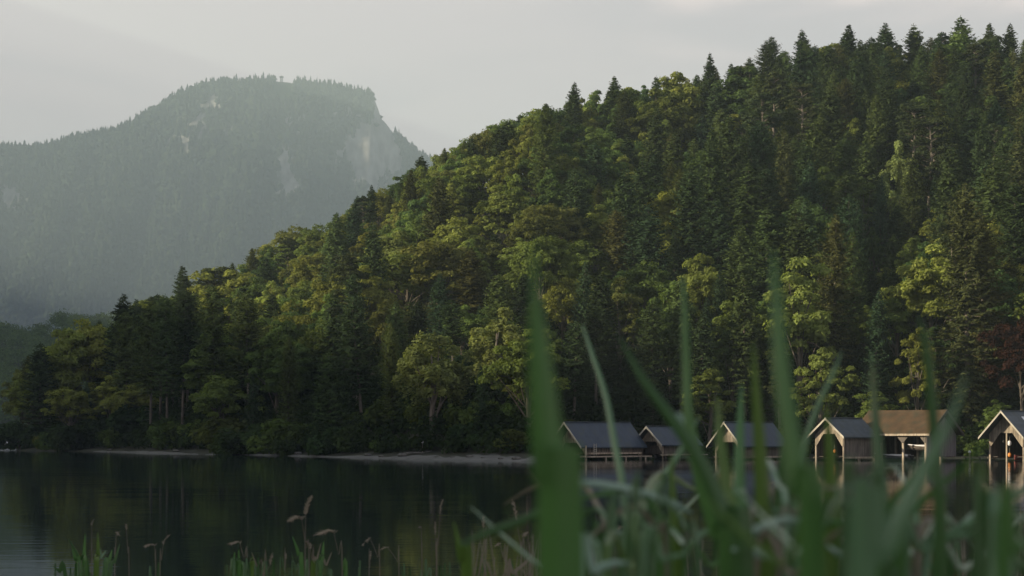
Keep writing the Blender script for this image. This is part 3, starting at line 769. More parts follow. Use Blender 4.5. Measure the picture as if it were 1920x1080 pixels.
keep &= rockness(x_, y_, z_) + g.uniform(-.15, .2, npt) < .5
far_wood('mountain_forest', x_[keep], y_[keep], z_[keep], 33, 15, 8, (.030, .042, .024), 'hazy forest covering the far mountain')

# low wooded hill behind the point
LS = tab([(-700, 660), (-300, 585), (0, 604), (60, 598), (110, 586), (160, 582), (210, 584), (300, 575), (500, 560), (800, 600), (1200, 760)])
def low(PX, T):
    Yr = 1250.0; top = CZ + (H0 - LS(PX)) / F * Yr - 12
    Y = 950 + 300 * np.minimum(T, 1) + np.maximum(T - 1, 0) * 400
    return (PX - 960) / F * Y, Y + 12 * np.sin(PX * .02), np.where(T < 1, top * T ** .8, top * (1 - (T - 1) * .8)) + 2.5 * np.sin(PX * .05 + T * 9) - 3 * (T < .02)
PXL, TL = np.meshgrid(np.linspace(-700, 1200, 160), np.linspace(0, 1.8, 40))
LX, LY, LZ = low(PXL, TL)
tag(link('low_hill', grid_mesh('low_hill', LX, LY, LZ), M_floor), kind='structure')
p_ = g.uniform(-120, 420, 1500); t_ = g.uniform(.0, 1.05, 1500)
x_, y_, z_ = low(p_, t_)
# crowns made of leaf clumps, one mass
def leafy_mass(X, Y, Z, rad, seed, leaves=190, leaf=.6):
    g = np.random.default_rng(seed); n = len(X); k = np.repeat(np.arange(n), leaves); N_ = len(k)
    R1 = rad * g.uniform(.7, 1.25, n); d = rnd_dir(g, N_); d[:, 2] = np.abs(d[:, 2]) * 1.1 - .15
    lump = 1 + .22 * np.sin(d[:, 0] * 7 + k) * np.sin(d[:, 1] * 6 + k * 2) + .15 * np.sin(d[:, 2] * 9 + k)
    pos = np.stack([X[k], Y[k], Z[k] + 6], 1) + d * (R1[k] * lump * g.uniform(.8, 1, N_))[:, None] * np.array([1, 1, 1.15])
    a = g.uniform(.7, 1.3, N_) * leaf
    return rhombi(pos, d + g.normal(size=(N_, 3)) * .4, g.normal(size=(N_, 3)), a, a * .6)
V, Fq = leafy_mass(x_[:1100], y_[:1100], z_[:1100], 5.2, 5)
o = link('low_hill_forest', npmesh('low_hill_forest', V, Fq), M_broad); o.color = (.075, .115, .045, 1)
tag(o, 'hazy green wood on the low hill past the point', kind='stuff')

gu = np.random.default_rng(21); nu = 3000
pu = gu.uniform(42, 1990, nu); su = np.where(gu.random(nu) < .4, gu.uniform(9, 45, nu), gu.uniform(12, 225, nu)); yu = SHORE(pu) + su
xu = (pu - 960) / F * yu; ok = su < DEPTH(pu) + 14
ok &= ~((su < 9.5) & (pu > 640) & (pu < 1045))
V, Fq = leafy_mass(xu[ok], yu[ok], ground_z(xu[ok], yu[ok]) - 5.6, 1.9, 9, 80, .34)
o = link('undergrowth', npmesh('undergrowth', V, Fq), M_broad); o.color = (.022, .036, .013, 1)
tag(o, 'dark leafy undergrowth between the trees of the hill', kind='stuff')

# lookout tower and mast on the summit
def summit(px, row, Y=6500): return P(px, row, Y)
tb = summit(528, 157); root = empty('lookout_tower', tb)
tag(root, 'lookout tower with three decks and a flared roof on the mountain top', 'tower')
sc = 6500 / F      # metres per source pixel up there
mb = MB()
for sx in (-1, 1):
    for sy in (-1, 1): mb.box(sx * 3.4 - .5, sx * 3.4 + .5, sy * 3.4 - .5, sy * 3.4 + .5, -2, 12.8 * sc)
for k in range(3):
    z0 = (2 + k * 3.6) * sc
    for y in (-3.4, 3.4):
        mb.tube([(-3.4, y, z0), (3.4, y, z0 + 3.4 * sc)], [.3, .3], 4); mb.tube([(3.4, y, z0), (-3.4, y, z0 + 3.4 * sc)], [.3, .3], 4)
mb.build('frame', M_darkwood, root)
for k in range(3):
    z0 = (2.6 + k * 3.9) * sc
    d = MB(); d.box(-5.2, 5.2, -5.2, 5.2, z0, z0 + .7); d.box(-5.2, 5.2, -5.2, -4.9, z0 + .7, z0 + 1.9); d.box(-5.2, 5.2, 4.9, 5.2, z0 + .7, z0 + 1.9)
    d.build('deck', M_darkwood, root)
d = MB(); zr = 12.6 * sc
d.add([(-8.2, -8.2, zr), (8.2, -8.2, zr), (8.2, 8.2, zr), (-8.2, 8.2, zr), (-2, -2, zr + 3), (2, -2, zr + 3), (2, 2, zr + 3), (-2, 2, zr + 3), (0, 0, zr + 5.2)],
      [(3, 2, 1, 0), (0, 1, 5, 4), (1, 2, 6, 5), (2, 3, 7, 6), (3, 0, 4, 7), (4, 5, 8), (5, 6, 8), (6, 7, 8), (7, 4, 8)])
d.build('roof', M_darkwood, root)
mb_ = summit(595, 166); root = empty('radio_mast', mb_)
tag(root, 'thin radio mast rising from the trees on the mountain top', 'mast')
d = MB(); d.tube([(0, 0, -3), (0, 0, 24), (0, 0, 44)], [.8, .6, .35], 6); d.build('pole', M_darkwood, root)
d = MB(); d.box(-1.6, 1.6, -.4, .4, 33, 34); d.box(-1.2, 1.2, -.4, .4, 37, 38); d.build('antenna', M_darkwood, root)

# ------------------------------------------------------------------ boathouses
def boathouse(label, px, Y, rz, W, Ln, eave, ridge_z, roof_mat, ov=.55, fo=.8, mid=False, floor=.45, brace=1.0, wall_low=.35, rear_open=False, slats=False):
    root = empty('boathouse', ((px - 960) / F * Y, Y, 0), rz)
    tag(root, label, 'boathouse', 'boathouses standing in the lake')
    h = W / 2; sl_ = (ridge_z - eave) / h
    th = .14
    z_e = eave - ov * sl_
    # roof: two slabs meeting at the ridge, front at y=-fo, back at Ln+.4
    r = MB()
    for s_ in (-1, 1):
        r.prism([(0, ridge_z + .02), (0, ridge_z + .02 + th), (s_ * (h + ov), z_e + th + .02), (s_ * (h + ov), z_e + .02)][::s_], (-fo, Ln + .4), 'y')
    ro = r.build('roof', roof_mat, root)
    t = MB(); t.box(-.12, .12, -fo - .01, Ln + .41, ridge_z + th + .0, ridge_z + th + .10); t.build('ridge_cap', M_tarroof, ro)
    for s_ in (-1, 1):
        t = MB(); d_ = .08
        t.prism([(0, ridge_z - d_ + .02), (0, ridge_z + th + .04), (s_ * (h + ov + .02), z_e + th + .04), (s_ * (h + ov + .02), z_e - d_ + .02)][::s_], (-fo - .07, -fo - .005), 'y')
        t.build('bargeboard', M_trim, ro)
    # front gable boards with the braced opening
    g_ = MB(); b_ = brace; o_ = h - .08
    g_.prism([(-o_, eave - b_ * 1.15), (-o_, eave - .06), (0, ridge_z - .06), (o_, eave - .06), (o_, eave - b_ * 1.15), (o_ - .12, eave - b_ * 1.15), (o_ - b_ * .95, eave + .02), (-(o_ - b_ * .95), eave + .02), (-o_ + .12, eave - b_ * 1.15)], (-.06, 0), 'y')
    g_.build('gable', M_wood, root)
    ys = [0.09, Ln / 2, Ln - .09]
    for y in ys:
        for s_ in (-1, 1):
            p_ = MB(); p_.box(s_ * (h - .09) - .09, s_ * (h - .09) + .09, y - .085, y + .085, -2.5, eave - .02 if y != ys[0] else eave - .07)
            p_.build('post', M_post, root, bevel=.015)
    if mid:
        p_ = MB(); p_.box(-.08, .08, .02, .18, -2.5, eave + .6); p_.build('post', M_post, root, bevel=.015)
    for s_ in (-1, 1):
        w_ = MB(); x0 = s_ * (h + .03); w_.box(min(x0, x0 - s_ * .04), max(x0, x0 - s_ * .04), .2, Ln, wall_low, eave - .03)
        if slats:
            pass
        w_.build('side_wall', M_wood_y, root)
    if not rear_open:
        w_ = MB(); w_.prism([(-h, wall_low), (-h, eave), (0, ridge_z - .05), (h, eave), (h, wall_low)], (Ln + .02, Ln + .06), 'y'); w_.build('rear_wall', M_darkwood, root)
    bm_ = MB()
    for y in (Ln * .33, Ln * .66): bm_.box(-h + .2, h - .2, y - .08, y + .08, eave - .2, eave - .02)
    bm_.build('tie_beam', M_darkwood, root)
    dk = MB(); dk.box(h - .9, h - .2, .3, Ln - .2, floor - .1, floor); dk.box(-h + .2, -h + .9, .3, Ln - .2, floor - .1, floor); dk.build('walkway', M_darkwood, root)
    st = MB(); st.box(h + .04, h + .1, -.1, Ln, wall_low - .15, wall_low + .05); st.box(-h - .1, -h - .04, -.1, Ln, wall_low - .15, wall_low + .05); st.build('sill_beam', M_post, root)
    return root

AZ = R(-46)   # gable fronts turned towards the camera's left
b1 = boathouse('long low blue-roofed boathouse nearest the beach, lit gable and plank jetty', 1073, 214, AZ, 4.2, 9.2, 1.85, 4.05, M_blueroof, fo=1.3, wall_low=.75)
b2 = boathouse('small blue-grey boathouse with pale bargeboards next to the long low one', 1221, 220, R(-42), 3.4, 6.6, 2.0, 3.62, M_blueroof, fo=.9, wall_low=.55)
b3 = boathouse('boathouse mostly hidden behind the reed blades, only its gable clear', 1366, 214, R(-46), 3.9, 7.5, 1.95, 4.05, M_blueroof, fo=.8)
b4 = boathouse('open gabled boathouse overlapping the brown roof, dark slate roof', 1555, 208, R(-47), 3.9, 5.4, 2.85, 4.45, M_tarroof, fo=.7, brace=1.15)
b6 = boathouse('boathouse cut by the picture edge with sunlit gable and centre post', 1887, 206, R(-38), 4.0, 9, 2.95, 5.2, M_tarroof, fo=1.45, mid=True, brace=1.3)

# second-boathouse door screen, first boathouse jetty
d = MB(); d.box(-1.35, 1.35, .5, .56, .55, 1.55); o = d.build('boat_screen', M_darkwood, b2)
d = MB(); d.box(2.36, 3.1, -1.2, 9.9, .28, .42); d.build('jetty_deck', M_post, b1)
for y in (-1.0, 2.2, 5.5, 8.8):
    d = MB(); d.box(2.95, 3.09, y, y + .14, -2.5, .28 if y > 0 else 1.6); d.build('jetty_post', M_post, b1)
d = MB(); d.tube([(3.02, 0.35, .5), (3.02, 0.35, 1.8)], [.03, .03], 6); d.tube([(3.02, 0.75, .5), (3.02, 0.75, 1.8)], [.03, .03], 6)
for k in range(5): d.tube([(3.02, 0.35, .65 + k * .25), (3.02, 0.75, .65 + k * .25)], [.022, .022], 5)
d.build('ladder', M_trim, b1)
d = MB(); d.box(1.82, 2.5, -.6, 7.6, .42, .55); d.build('jetty_deck', M_post, b2)
for y in (-.4, 2, 4.4, 6.9):
    d = MB(); d.box(2.3, 2.44, y, y + .14, -2.5, .42); d.build('jetty_post', M_darkwood, b2)
# skylights on the last roof
for (u, y) in ((.42, 2.6), (.42, 3.7)):
    hh = 2.0; slp = (5.2 - 2.95) / hh; d = MB(); x = hh * u; z = 5.2 - slp * x + .17
    d.prism([(x - .25, z + slp * .25), (x - .25, z + slp * .25 + .06), (x + .25, z - slp * .25 + .06), (x + .25, z - slp * .25)], (y, y + .7), 'y'); d.build('skylight', M_white, b6)

# brown-roofed boathouse, open along the side that faces the camera's left
W5, L5, E5, R5 = 6.0, 8.9, 2.95, 5.35
near = Vector(((1737 - 960) / F * 206, 206, 0))
b5 = empty('boathouse', near, 0); b5.rotation_euler = (0, 0, R(-45)); tag(b5, 'wide boathouse under a big brown roof with open posts and boats inside', 'boathouse', 'boathouses standing in the lake')
# local: +X across (towards right-back), +Y along (towards left-back)  -> rotate so that local Y points to left-back
b5.rotation_euler = (0, 0, R(46))
sl5 = (R5 - E5) / (W5 / 2); ov = .5; ze = E5 - ov * sl5 * .55; th = .16
r = MB()
r.prism([(W5 / 2, R5), (W5 / 2, R5 + th), (-ov, ze + th), (-ov, ze)][::-1], (-.7, L5 + .4), 'y')
r.prism([(W5 / 2, R5), (W5 / 2, R5 + th), (W5 + ov, ze + th), (W5 + ov, ze)], (-.7, L5 + .4), 'y')
ro5 = r.build('roof', M_brownroof, b5)
for s_ in (0, 1):
    t = MB(); xe = -ov - .02 if s_ == 0 else W5 + ov + .02
    pl = [(W5 / 2, R5 - .2), (W5 / 2, R5 + th + .03), (xe, ze + th + .03), (xe, ze - .2)]
    t.prism(pl[::-1] if s_ == 0 else pl, (-.77, -.705), 'y'); t.build('bargeboard', M_darkwood, ro5)
t = MB(); t.box(-ov - .06, -ov - .003, -.7, L5 + .4, ze - .06, ze + th); t.build('fascia', M_post, ro5)
w5 = MB(); w5.prism([(.02, .4), (.02, E5 - .1), (W5 / 2, R5 - .1), (W5 - .02, E5 - .1), (W5 - .02, .4)], (-.05, 0), 'y'); w5.build('gable_wall', noisy_mat('grey_gable_boards', (.14, .12, .125), (.24, .21, .215), 1.6, .8, (3, 3, .5), bands=(0, .2, .6)), b5)
w5 = MB(); w5.box(W5 - .05, W5, 0.05, L5, .3, E5 - .05); w5.build('rear_wall', M_darkwood, b5)
w5 = MB(); w5.prism([(.3, .4), (.3, E5 - .1), (W5 / 2, R5 - .1), (W5 - .06, E5 - .1), (W5 - .06, .4)], (L5, L5 + .05), 'y'); w5.build('added_shade_wall', M_darkwood, b5)  # far end closed off: wall added to block sunlight and keep the interior dark
for y in (.12, 2.95, 5.75, 8.6):
    p_ = MB(); p_.box(-.02, .2, y - .12, y + .12, -2.5, E5 - .06); po = p_.build('post', M_post, b5, bevel=.02)
    g5 = MB(); a = -.62 if y > .2 else -.05
    c_ = [(y + a * (1 if y > .2 else 1), E5 - .28), (y + .62, E5 - .28), (y + .62, E5 - .45), (y + .1, E5 - 1.05), (y - .1 if y > .2 else y - .05, E5 - 1.05)] + ([(y - .62, E5 - .45)] if y > .2 else [])
    g5.prism(c_, (-.07, -.025), 'x'); g5.build('bracket', M_wood_y, b5)
    p_ = MB(); p_.box(W5 / 2 - .1, W5 / 2 + .1, y - .1, y + .1, -2.5, E5 + .4); p_.build('inner_post', M_post, b5)
t = MB(); t.box(-.02, .2, 0, L5, E5 - .27, E5 - .07); t.build('eave_beam', M_post, b5)
t = MB(); t.box(W5 / 2 + .2, W5 / 2 + 1.2, .2, L5 - .2, .35, .5); t.build('walkway', M_darkwood, b5)

# ------------------------------------------------------------------ boats and small things in and around the boathouses
def boat(name, label, loc, rz, Lb, Wb, Hb, hull_mat, rim_mat, cover=None, cat='boat', tilt=0):
    root = empty(name, loc, rz); root.rotation_euler = (tilt, 0, rz); tag(root, label, cat)
    ns, nr = 15, 9; V = []
    for i in range(ns):
        t = i / (ns - 1); wd = Wb / 2 * (math.sin(math.pi * min(1, t * .62 + .38)) ** .8 if t > .12 else .80 + .2 * t / .12 * .9)
        wd = Wb / 2 * max(.02, (1 - t ** 2.6)) * (.82 + .18 * min(1, t * 4)); sheer = Hb * (1 + .35 * t ** 2)
        for j in range(nr):
            a = math.pi * j / (nr - 1)
            V.append((-math.cos(a) * wd, (t - .5) * Lb, sheer - math.sin(a) ** .6 * sheer * (1 - .25 * t ** 3)))
    Fs = [(i * nr + j, i * nr + j + 1, (i + 1) * nr + j + 1, (i + 1) * nr + j) for i in range(ns - 1) for j in range(nr - 1)]
    Fs.append(tuple(range(nr - 1, -1, -1)))
    m_ = MB(); m_.add(V, Fs); h_ = m_.build('hull', hull_mat, root, True)
    so_ = h_.modifiers.new('thick', 'SOLIDIFY'); so_.thickness = .04
    for s_ in (0, nr - 1):
        m_ = MB(); m_.tube([V[i * nr + s_] for i in range(ns)], [.05] * ns, 6); m_.build('gunwale', rim_mat, root)
    m_ = MB()
    for y in (-.22, .12): m_.box(-Wb * .42, Wb * .42, y * Lb - .12, y * Lb + .12, Hb * .72, Hb * .78)
    m_.build('thwart', M_post, root)
    if cover:
        m_ = MB(); m_.prism([(-Wb * .46, Hb * 1.02), (-Wb * .2, Hb * 1.3), (Wb * .2, Hb * 1.3), (Wb * .46, Hb * 1.02)][::-1], (-Lb * .45, Lb * .05), 'y'); m_.build('cover', cover, root, bevel=.03)
    return root
def at5(x, y, z):
    return b5.matrix_basis @ Vector((x, y, z))
for e_ in (b5,): bpy.context.view_layer.update()
boat('rowing_boat', 'dark rowing boat with white rim moored under the brown roof', at5(1.5, 5.2, -.05), R(46), 4.6, 1.4, .55, M_hull, M_white, M_white)
boat('motor_boat', 'white topped boat hanging on slings near the lit corner post', at5(1.5, 1.7, 1.05), R(46), 3.2, 1.3, .5, M_darkwood, M_white, M_white)
bpy.context.view_layer.update()
def inb(b_, x, y, z): return b_.matrix_basis @ Vector((x, y, z))
boat('rowing_boat', 'red hulled boat floating inside the last boathouse', inb(b6, .7, 2.6, -.05), R(-38) + math.pi, 4.2, 1.2, .5, M_redhull, M_darkwood, None)
boat('rowing_boat', 'dark boat floating inside the gabled boathouse by the brown roof', inb(b4, -.4, 2.8, -.05), R(-47) + math.pi, 4.0, 1.2, .48, M_hull, M_post, None)
boat('rowing_boat', 'small white-rimmed boat behind the screen of the second boathouse', inb(b2, 0, 2.4, -.02), R(-42) + math.pi, 3.6, 1.2, .45, M_hull, M_white, None)
boat('rowing_boat', 'green rimmed boat poking out of the long low boathouse', inb(b1, -.8, 1.2, -.02), R(-46) + math.pi, 4.2, 1.3, .5, noisy_mat('green_paint', (.02, .1, .06), (.04, .15, .09), 2, .4), M_trim, None)

def buoy(label, loc, mat_, r=.2, name='fender', cat='fender'):
    root = empty(name, loc); tag(root, label, cat, 'fenders hung in the boathouses')
    k, V, Fs = 10, [], []
    for i in range(7):
        a = math.pi * i / 6; 
        for j in range(k):
            b_ = 2 * math.pi * j / k; V.append((math.sin(a) * math.cos(b_) * r, math.sin(a) * math.sin(b_) * r, -math.cos(a) * r * 1.25))
    Fs = [(i * k + j, i * k + (j + 1) % k, (i + 1) * k + (j + 1) % k, (i + 1) * k + j) for i in range(6) for j in range(k)]
    m_ = MB(); m_.add(V, Fs); m_.build('float', mat_, root, True)
    m_ = MB(); m_.tube([(0, 0, r * 1.2), (0, 0, r * 1.2 + .5)], [.015, .015], 5); m_.build('rope', M_post, root)
buoy('orange fender hanging inside the gabled boathouse', P(1565, 846, 208.5), M_orange, .18)
buoy('white fender hanging in the last boathouse beside its centre post', P(1893, 831, 206.5), M_white, .24)
buoy('orange fender low behind the centre post of the last boathouse', P(1893, 853, 206.8), M_orange, .2)
buoy('small yellowish fender high in the last boathouse', P(1881, 828, 207), M_post, .12)

# mooring bollard and plank walk between brown and last boathouse
root = empty('mooring_post', ((1818 - 960) / F * 212, 212, 0)); tag(root, 'pale capped mooring post standing between the brown and the last boathouse', 'mooring post')
m_ = MB(); m_.tube([(0, 0, -2.5), (0, 0, .8)], [.1, .09], 10); m_.build('post', M_post, root)
m_ = MB(); m_.tube([(0, 0, .8), (0, 0, .95), (0, 0, 1.02)], [.15, .15, .06], 10); m_.build('cap', M_white, root)
root = empty('footbridge', ((1836 - 960) / F * 216, 216, 0)); tag(root, 'low grey plank walk linking the brown boathouse with the last one', 'jetty')
m_ = MB(); m_.box(-1.9, 1.9, -.5, .5, .22, .34); m_.build('deck', M_wood, root)
for x in (-1.6, 0, 1.6):
    m_ = MB(); m_.box(x - .07, x + .07, -.45, -.3, -2.5, .22); m_.build('post', M_darkwood, root)

# shore marker: pole with a round white plate
x = (792 - 960) / F * 226; root = empty('marker_pole', (x, 226, float(ground_z(x, 226)))); tag(root, 'thin pole with a small white plate on the beach', 'pole')
m_ = MB(); m_.tube([(0, 0, -.3), (0, 0, 1.35)], [.035, .03], 7); m_.build('pole', M_post, root)
m_ = MB(); m_.tube([(0, -.03, 1.25), (0, -.06, 1.25)], [.16, .16], 12); m_.build('plate', M_white, root)

# stones and driftwood on the beach
def stone(label, px, row, Y, r, seed):
    g = np.random.default_rng(seed); V = []; k = 9
    for i in range(6):
        a = math.pi * i / 5
        for j in range(k):
            b_ = 2 * math.pi * j / k; rr = r * g.uniform(.8, 1.15); V.append((math.sin(a) * math.cos(b_) * rr * 1.5, math.sin(a) * math.sin(b_) * rr, -math.cos(a) * rr * .6 + r * .3))
    Fs = [(i * k + j, i * k + (j + 1) % k, (i + 1) * k + (j + 1) % k, (i + 1) * k + j) for i in range(5) for j in range(k)]
    m_ = MB(); m_.add(V, Fs); o = m_.build('stone', M_rock, None, True); x = (px - 960) / F * Y; o.location = (x, Y, float(ground_z(x, Y)) + .05); tag(o, label, 'stone', 'stones on the pale beach')
stone('dark stone on the beach under the pale birch', 755, 0, 224, .42, 1)
stone('dark stone on the beach beside the slim larch', 690, 0, 233, .34, 2)
stone('small dark stone near the end of the beach by the thick blade', 938, 0, 204, .22, 3)
stone('tiny dark stone in the middle of the beach', 848, 0, 213, .2, 4)
for k, (px_, r_, l_) in enumerate([(715, .25, 'dark stone at the water by the slim larch, lying next to a larger one'), (818, .18, 'little stone below the pale birch on the wet sand'), (880, .3, 'flat grey stone on the beach below the yellow-topped birch'),
        (968, .35, 'rough stone at the beach end nearest the boathouses'), (905, .16, 'pebble sized stone between the flat grey stone and the beach end'), (330, .4, 'dark stone on the small beach under the bare stems'), (205, .35, 'stone at the outer tip of the small beach'), (560, .4, 'lone dark stone on the narrow strip of shore between both beaches')]):
    stone(l_, px_, 0, float(SHORE(px_)) + (2 + k % 3), r_, 10 + k)
x = (778 - 960) / F * 224
m_ = MB(); m_.tube([(-1.6, 0, .1), (-.4, .2, .22), (.9, -.1, .2), (2.0, .1, .5)], [.12, .14, .1, .04], 7); m_.tube([(.2, 0, .2), (.8, .5, .75)], [.07, .02], 5)
o = m_.build('driftwood', M_rock, None, True); o.location = (x, 224, float(ground_z(x, 224))); tag(o, 'branching driftwood log lying on the beach by the marker pole', 'driftwood')

# moored boats at the far edge beyond the point
boat('rowing_boat', 'pale boat moored beyond the point, cut by the picture edge', P(4, 839, 470) - Vector((0, 0, 0)), R(75), 4.2, 1.4, .6, M_white, M_white)
bpy.context.view_layer.update()
boat('rowing_boat', 'pale boat drawn up behind another one beyond the point', P(18, 833, 560), R(80), 4.6, 1.5, .6, M_white, M_white)
# jetty under the second boat
root = empty('jetty', ((22 - 960) / F * 566, 566, 0)); tag(root, 'small grey boat ramp at the waterside beyond the point', 'jetty')
m_ = MB(); m_.box(-4, 4, -3, 3, .15, .45); m_.build('deck', M_wood, root)
for x in (-3.4, 3.4):
    m_ = MB(); m_.box(x - .12, x + .12, -2.9, -2.6, -3, .15); m_.build('post', M_post, root)

# ------------------------------------------------------------------ reeds
def blade_mat(name, c, c2, tr=.25, rough=.38):
    m, n, l = newmat(name)
    out = n.new('ShaderNodeOutputMaterial'); b = n.new('ShaderNodeBsdfPrincipled'); b.inputs['Roughness'].default_value = rough
    tc = n.new('ShaderNodeTexCoord'); nz = n.new('ShaderNodeTexNoise'); nz.inputs['Scale'].default_value = 14; nz.inputs['Detail'].default_value = 3
    l.new(tc.outputs['Object'], nz.inputs['Vector'])
    mx = n.new('ShaderNodeMix'); mx.data_type = 'RGBA'; mx.inputs[6].default_value = (*c, 1); mx.inputs[7].default_value = (*c2, 1); l.new(nz.outputs[0], mx.inputs[0])
    nb = n.new('ShaderNodeTexNoise'); nb.inputs['Scale'].default_value = 5; nb.inputs['Detail'].default_value = 4; l.new(tc.outputs['Object'], nb.inputs['Vector'])
    rb = n.new('ShaderNodeValToRGB'); rb.color_ramp.elements[0].position = .64; rb.color_ramp.elements[1].position = .82; l.new(nb.outputs[0], rb.inputs[0])
    mo = mx; mx = n.new('ShaderNodeMix'); mx.data_type = 'RGBA'; mx.inputs[7].default_value = (.16, .14, .06, 1); l.new(rb.outputs[0], mx.inputs[0]); l.new(mo.outputs[2], mx.inputs[6])
    l.new(mx.outputs[2], b.inputs['Base Color'])
    t = n.new('ShaderNodeBsdfTranslucent'); l.new(mx.outputs[2], t.inputs[0])
    ms = n.new('ShaderNodeMixShader'); ms.inputs[0].default_value = tr; l.new(b.outputs[0], ms.inputs[1]); l.new(t.outputs[0], ms.inputs[2]); l.new(ms.outputs[0], out.inputs[0])
    return m
B_green = blade_mat('reed_green', (.044, .132, .028), (.078, .18, .044))
B_deep = blade_mat('reed_deep_green', (.030, .084, .024), (.050, .118, .032))
B_yel = blade_mat('reed_yellow_green', (.062, .125, .016), (.085, .16, .025))
B_pale = blade_mat('reed_pale_green', (.075, .165, .078), (.12, .215, .11), .15, .32)
B_silver = blade_mat('reed_silvery', (.18, .29, .22), (.26, .38, .31), .1, .3)
B_dry = blade_mat('reed_dry', (.11, .10, .07), (.19, .17, .12), .15, .7)
B_head = blade_mat('reed_head', (.20, .175, .125), (.36, .31, .23), .2, .8)

def ribbon(pts, wid, fold=.25, twist=0.0):
    """leaf blade: polyline of points, widths, folded along the midrib"""
    n = len(pts); V = []
    for i, p in enumerate(pts):
        d = (pts[min(i + 1, n - 1)] - pts[max(i - 1, 0)]).normalized()
        side = d.cross(Vector((0, 1, 0)))
        if side.length < .1: side = Vector((1, 0, 0))
        side.normalize(); side = Matrix.Rotation(twist * (i / n) + twist * .3, 3, d) @ side
        nn = d.cross(side).normalized(); h = wid[i] / 2
        V += [p - side * h, p + nn * h * fold, p + side * h]
    Fs = []
    for i in range(n - 1):
        a = i * 3; Fs += [(a, a + 1, a + 4, a + 3), (a + 1, a + 2, a + 5, a + 4)]
    return V, Fs

def smooth(pts, wid, sub=6):
    P_, W_ = [], []
    n = len(pts)
    for i in range(n - 1):
        p0 = pts[max(i - 1, 0)]; p1 = pts[i]; p2 = pts[i + 1]; p3 = pts[min(i + 2, n - 1)]
        for k in range(sub):
            t = k / sub
            P_.append(.5 * ((2 * p1) + (p2 - p0) * t + (2 * p0 - 5 * p1 + 4 * p2 - p3) * t * t + (3 * p1 - p0 - 3 * p2 + p3) * t ** 3))
            W_.append(wid[i] + (wid[i + 1] - wid[i]) * t)
    P_.append(pts[-1]); W_.append(wid[-1])
    return P_, W_

def leaf(parent, pts_px, mat_, d0, d1=None, fold=.42, twist=.3, root_at=None):
    """pts_px: (px, row, width px) from tip to foot; d0 distance of the tip, d1 of the foot"""
    d1 = d1 or d0; n = len(pts_px)
    pts = [P(p[0], p[1], d0 + (d1 - d0) * i / (n - 1)) for i, p in enumerate(pts_px)]
    wid = [p[2] * (.82 if pts_px[-1][2] < 90 else 1) / F * (d0 + (d1 - d0) * i / (n - 1)) for i, p in enumerate(pts_px)]
    if root_at is not None:         # carry on down to the bank
        pts.append(Vector((root_at[0] * .4 + pts[-1].x * .6, pts[-1].y + .04, 1.7))); wid.append(wid[-1] * .8)
        pts.append(Vector(root_at)); wid.append(wid[-1] * .4)
    pts, wid = smooth(pts, wid)
    V, Fs = ribbon(pts, wid, fold, twist)
    m_ = MB(); m_.add([v - parent.location for v in V], Fs)
    return m_.build('leaf', mat_, parent, False)

def reed_plant(label, foot_px, dist, leaves, stem=None):
    kd = 1.4 if dist > 1.22 else 1.0; dist *= kd; leaves = [(lf[0], lf[1], lf[2] * kd, lf[3] * kd) + tuple(lf[4:]) for lf in leaves]
    x = (foot_px - 960) / F * dist
    foot = Vector((x, dist, .85))
    root = empty('reed_plant', foot); tag(root, label, 'reed', 'out of focus reeds close to the camera')
    gr = random.Random(int(foot_px * 3 + dist * 100)); leaves = list(leaves)
    if foot_px > 1100:
        for q in range(2):
            sd = gr.choice((-1, 1)); r0 = gr.uniform(850, 1010); ln = gr.uniform(70, 230); ww = gr.uniform(7, 15); fx = foot_px + gr.uniform(-50, 50); dq = dist * gr.uniform(.9, 1.5)
            if gr.random() < .55:     # arching over
                sh = [(fx + sd * ln, r0 + gr.uniform(30, 90), 2), (fx + sd * ln * .75, r0 + 22, ww * .7), (fx + sd * ln * .42, r0, ww), (fx + sd * ln * .15, r0 + 45, ww * 1.1), (fx, 1100, ww * 1.2)]
            else:                     # leaning
                sh = [(fx + sd * ln * 1.1, r0 - 60, 2), (fx + sd * ln * .8, r0, ww * .8), (fx + sd * ln * .4, r0 + 70, ww), (fx, 1100, ww * 1.2)]
            leaves.append((sh, gr.choice([B_green, B_deep, B_yel, B_pale, B_pale, B_dry]), dq, dist))
    for lf in leaves:
        pts, mat_, d0, d1 = lf[:4]; carry = lf[4] if len(lf) > 4 else True
        leaf(root, pts, mat_, d0, d1, root_at=foot if carry else None)
    if stem:
        m_ = MB(); top_, r = stem
        tp = P(top_[0], top_[1], dist) - foot
        m_.tube([(0, 0, -.1), tuple(tp * .5 + Vector((.004, 0, 0))), tuple(tp)], [r * 1.2, r, r * .5], 8); m_.build('stalk', B_deep, root, True)

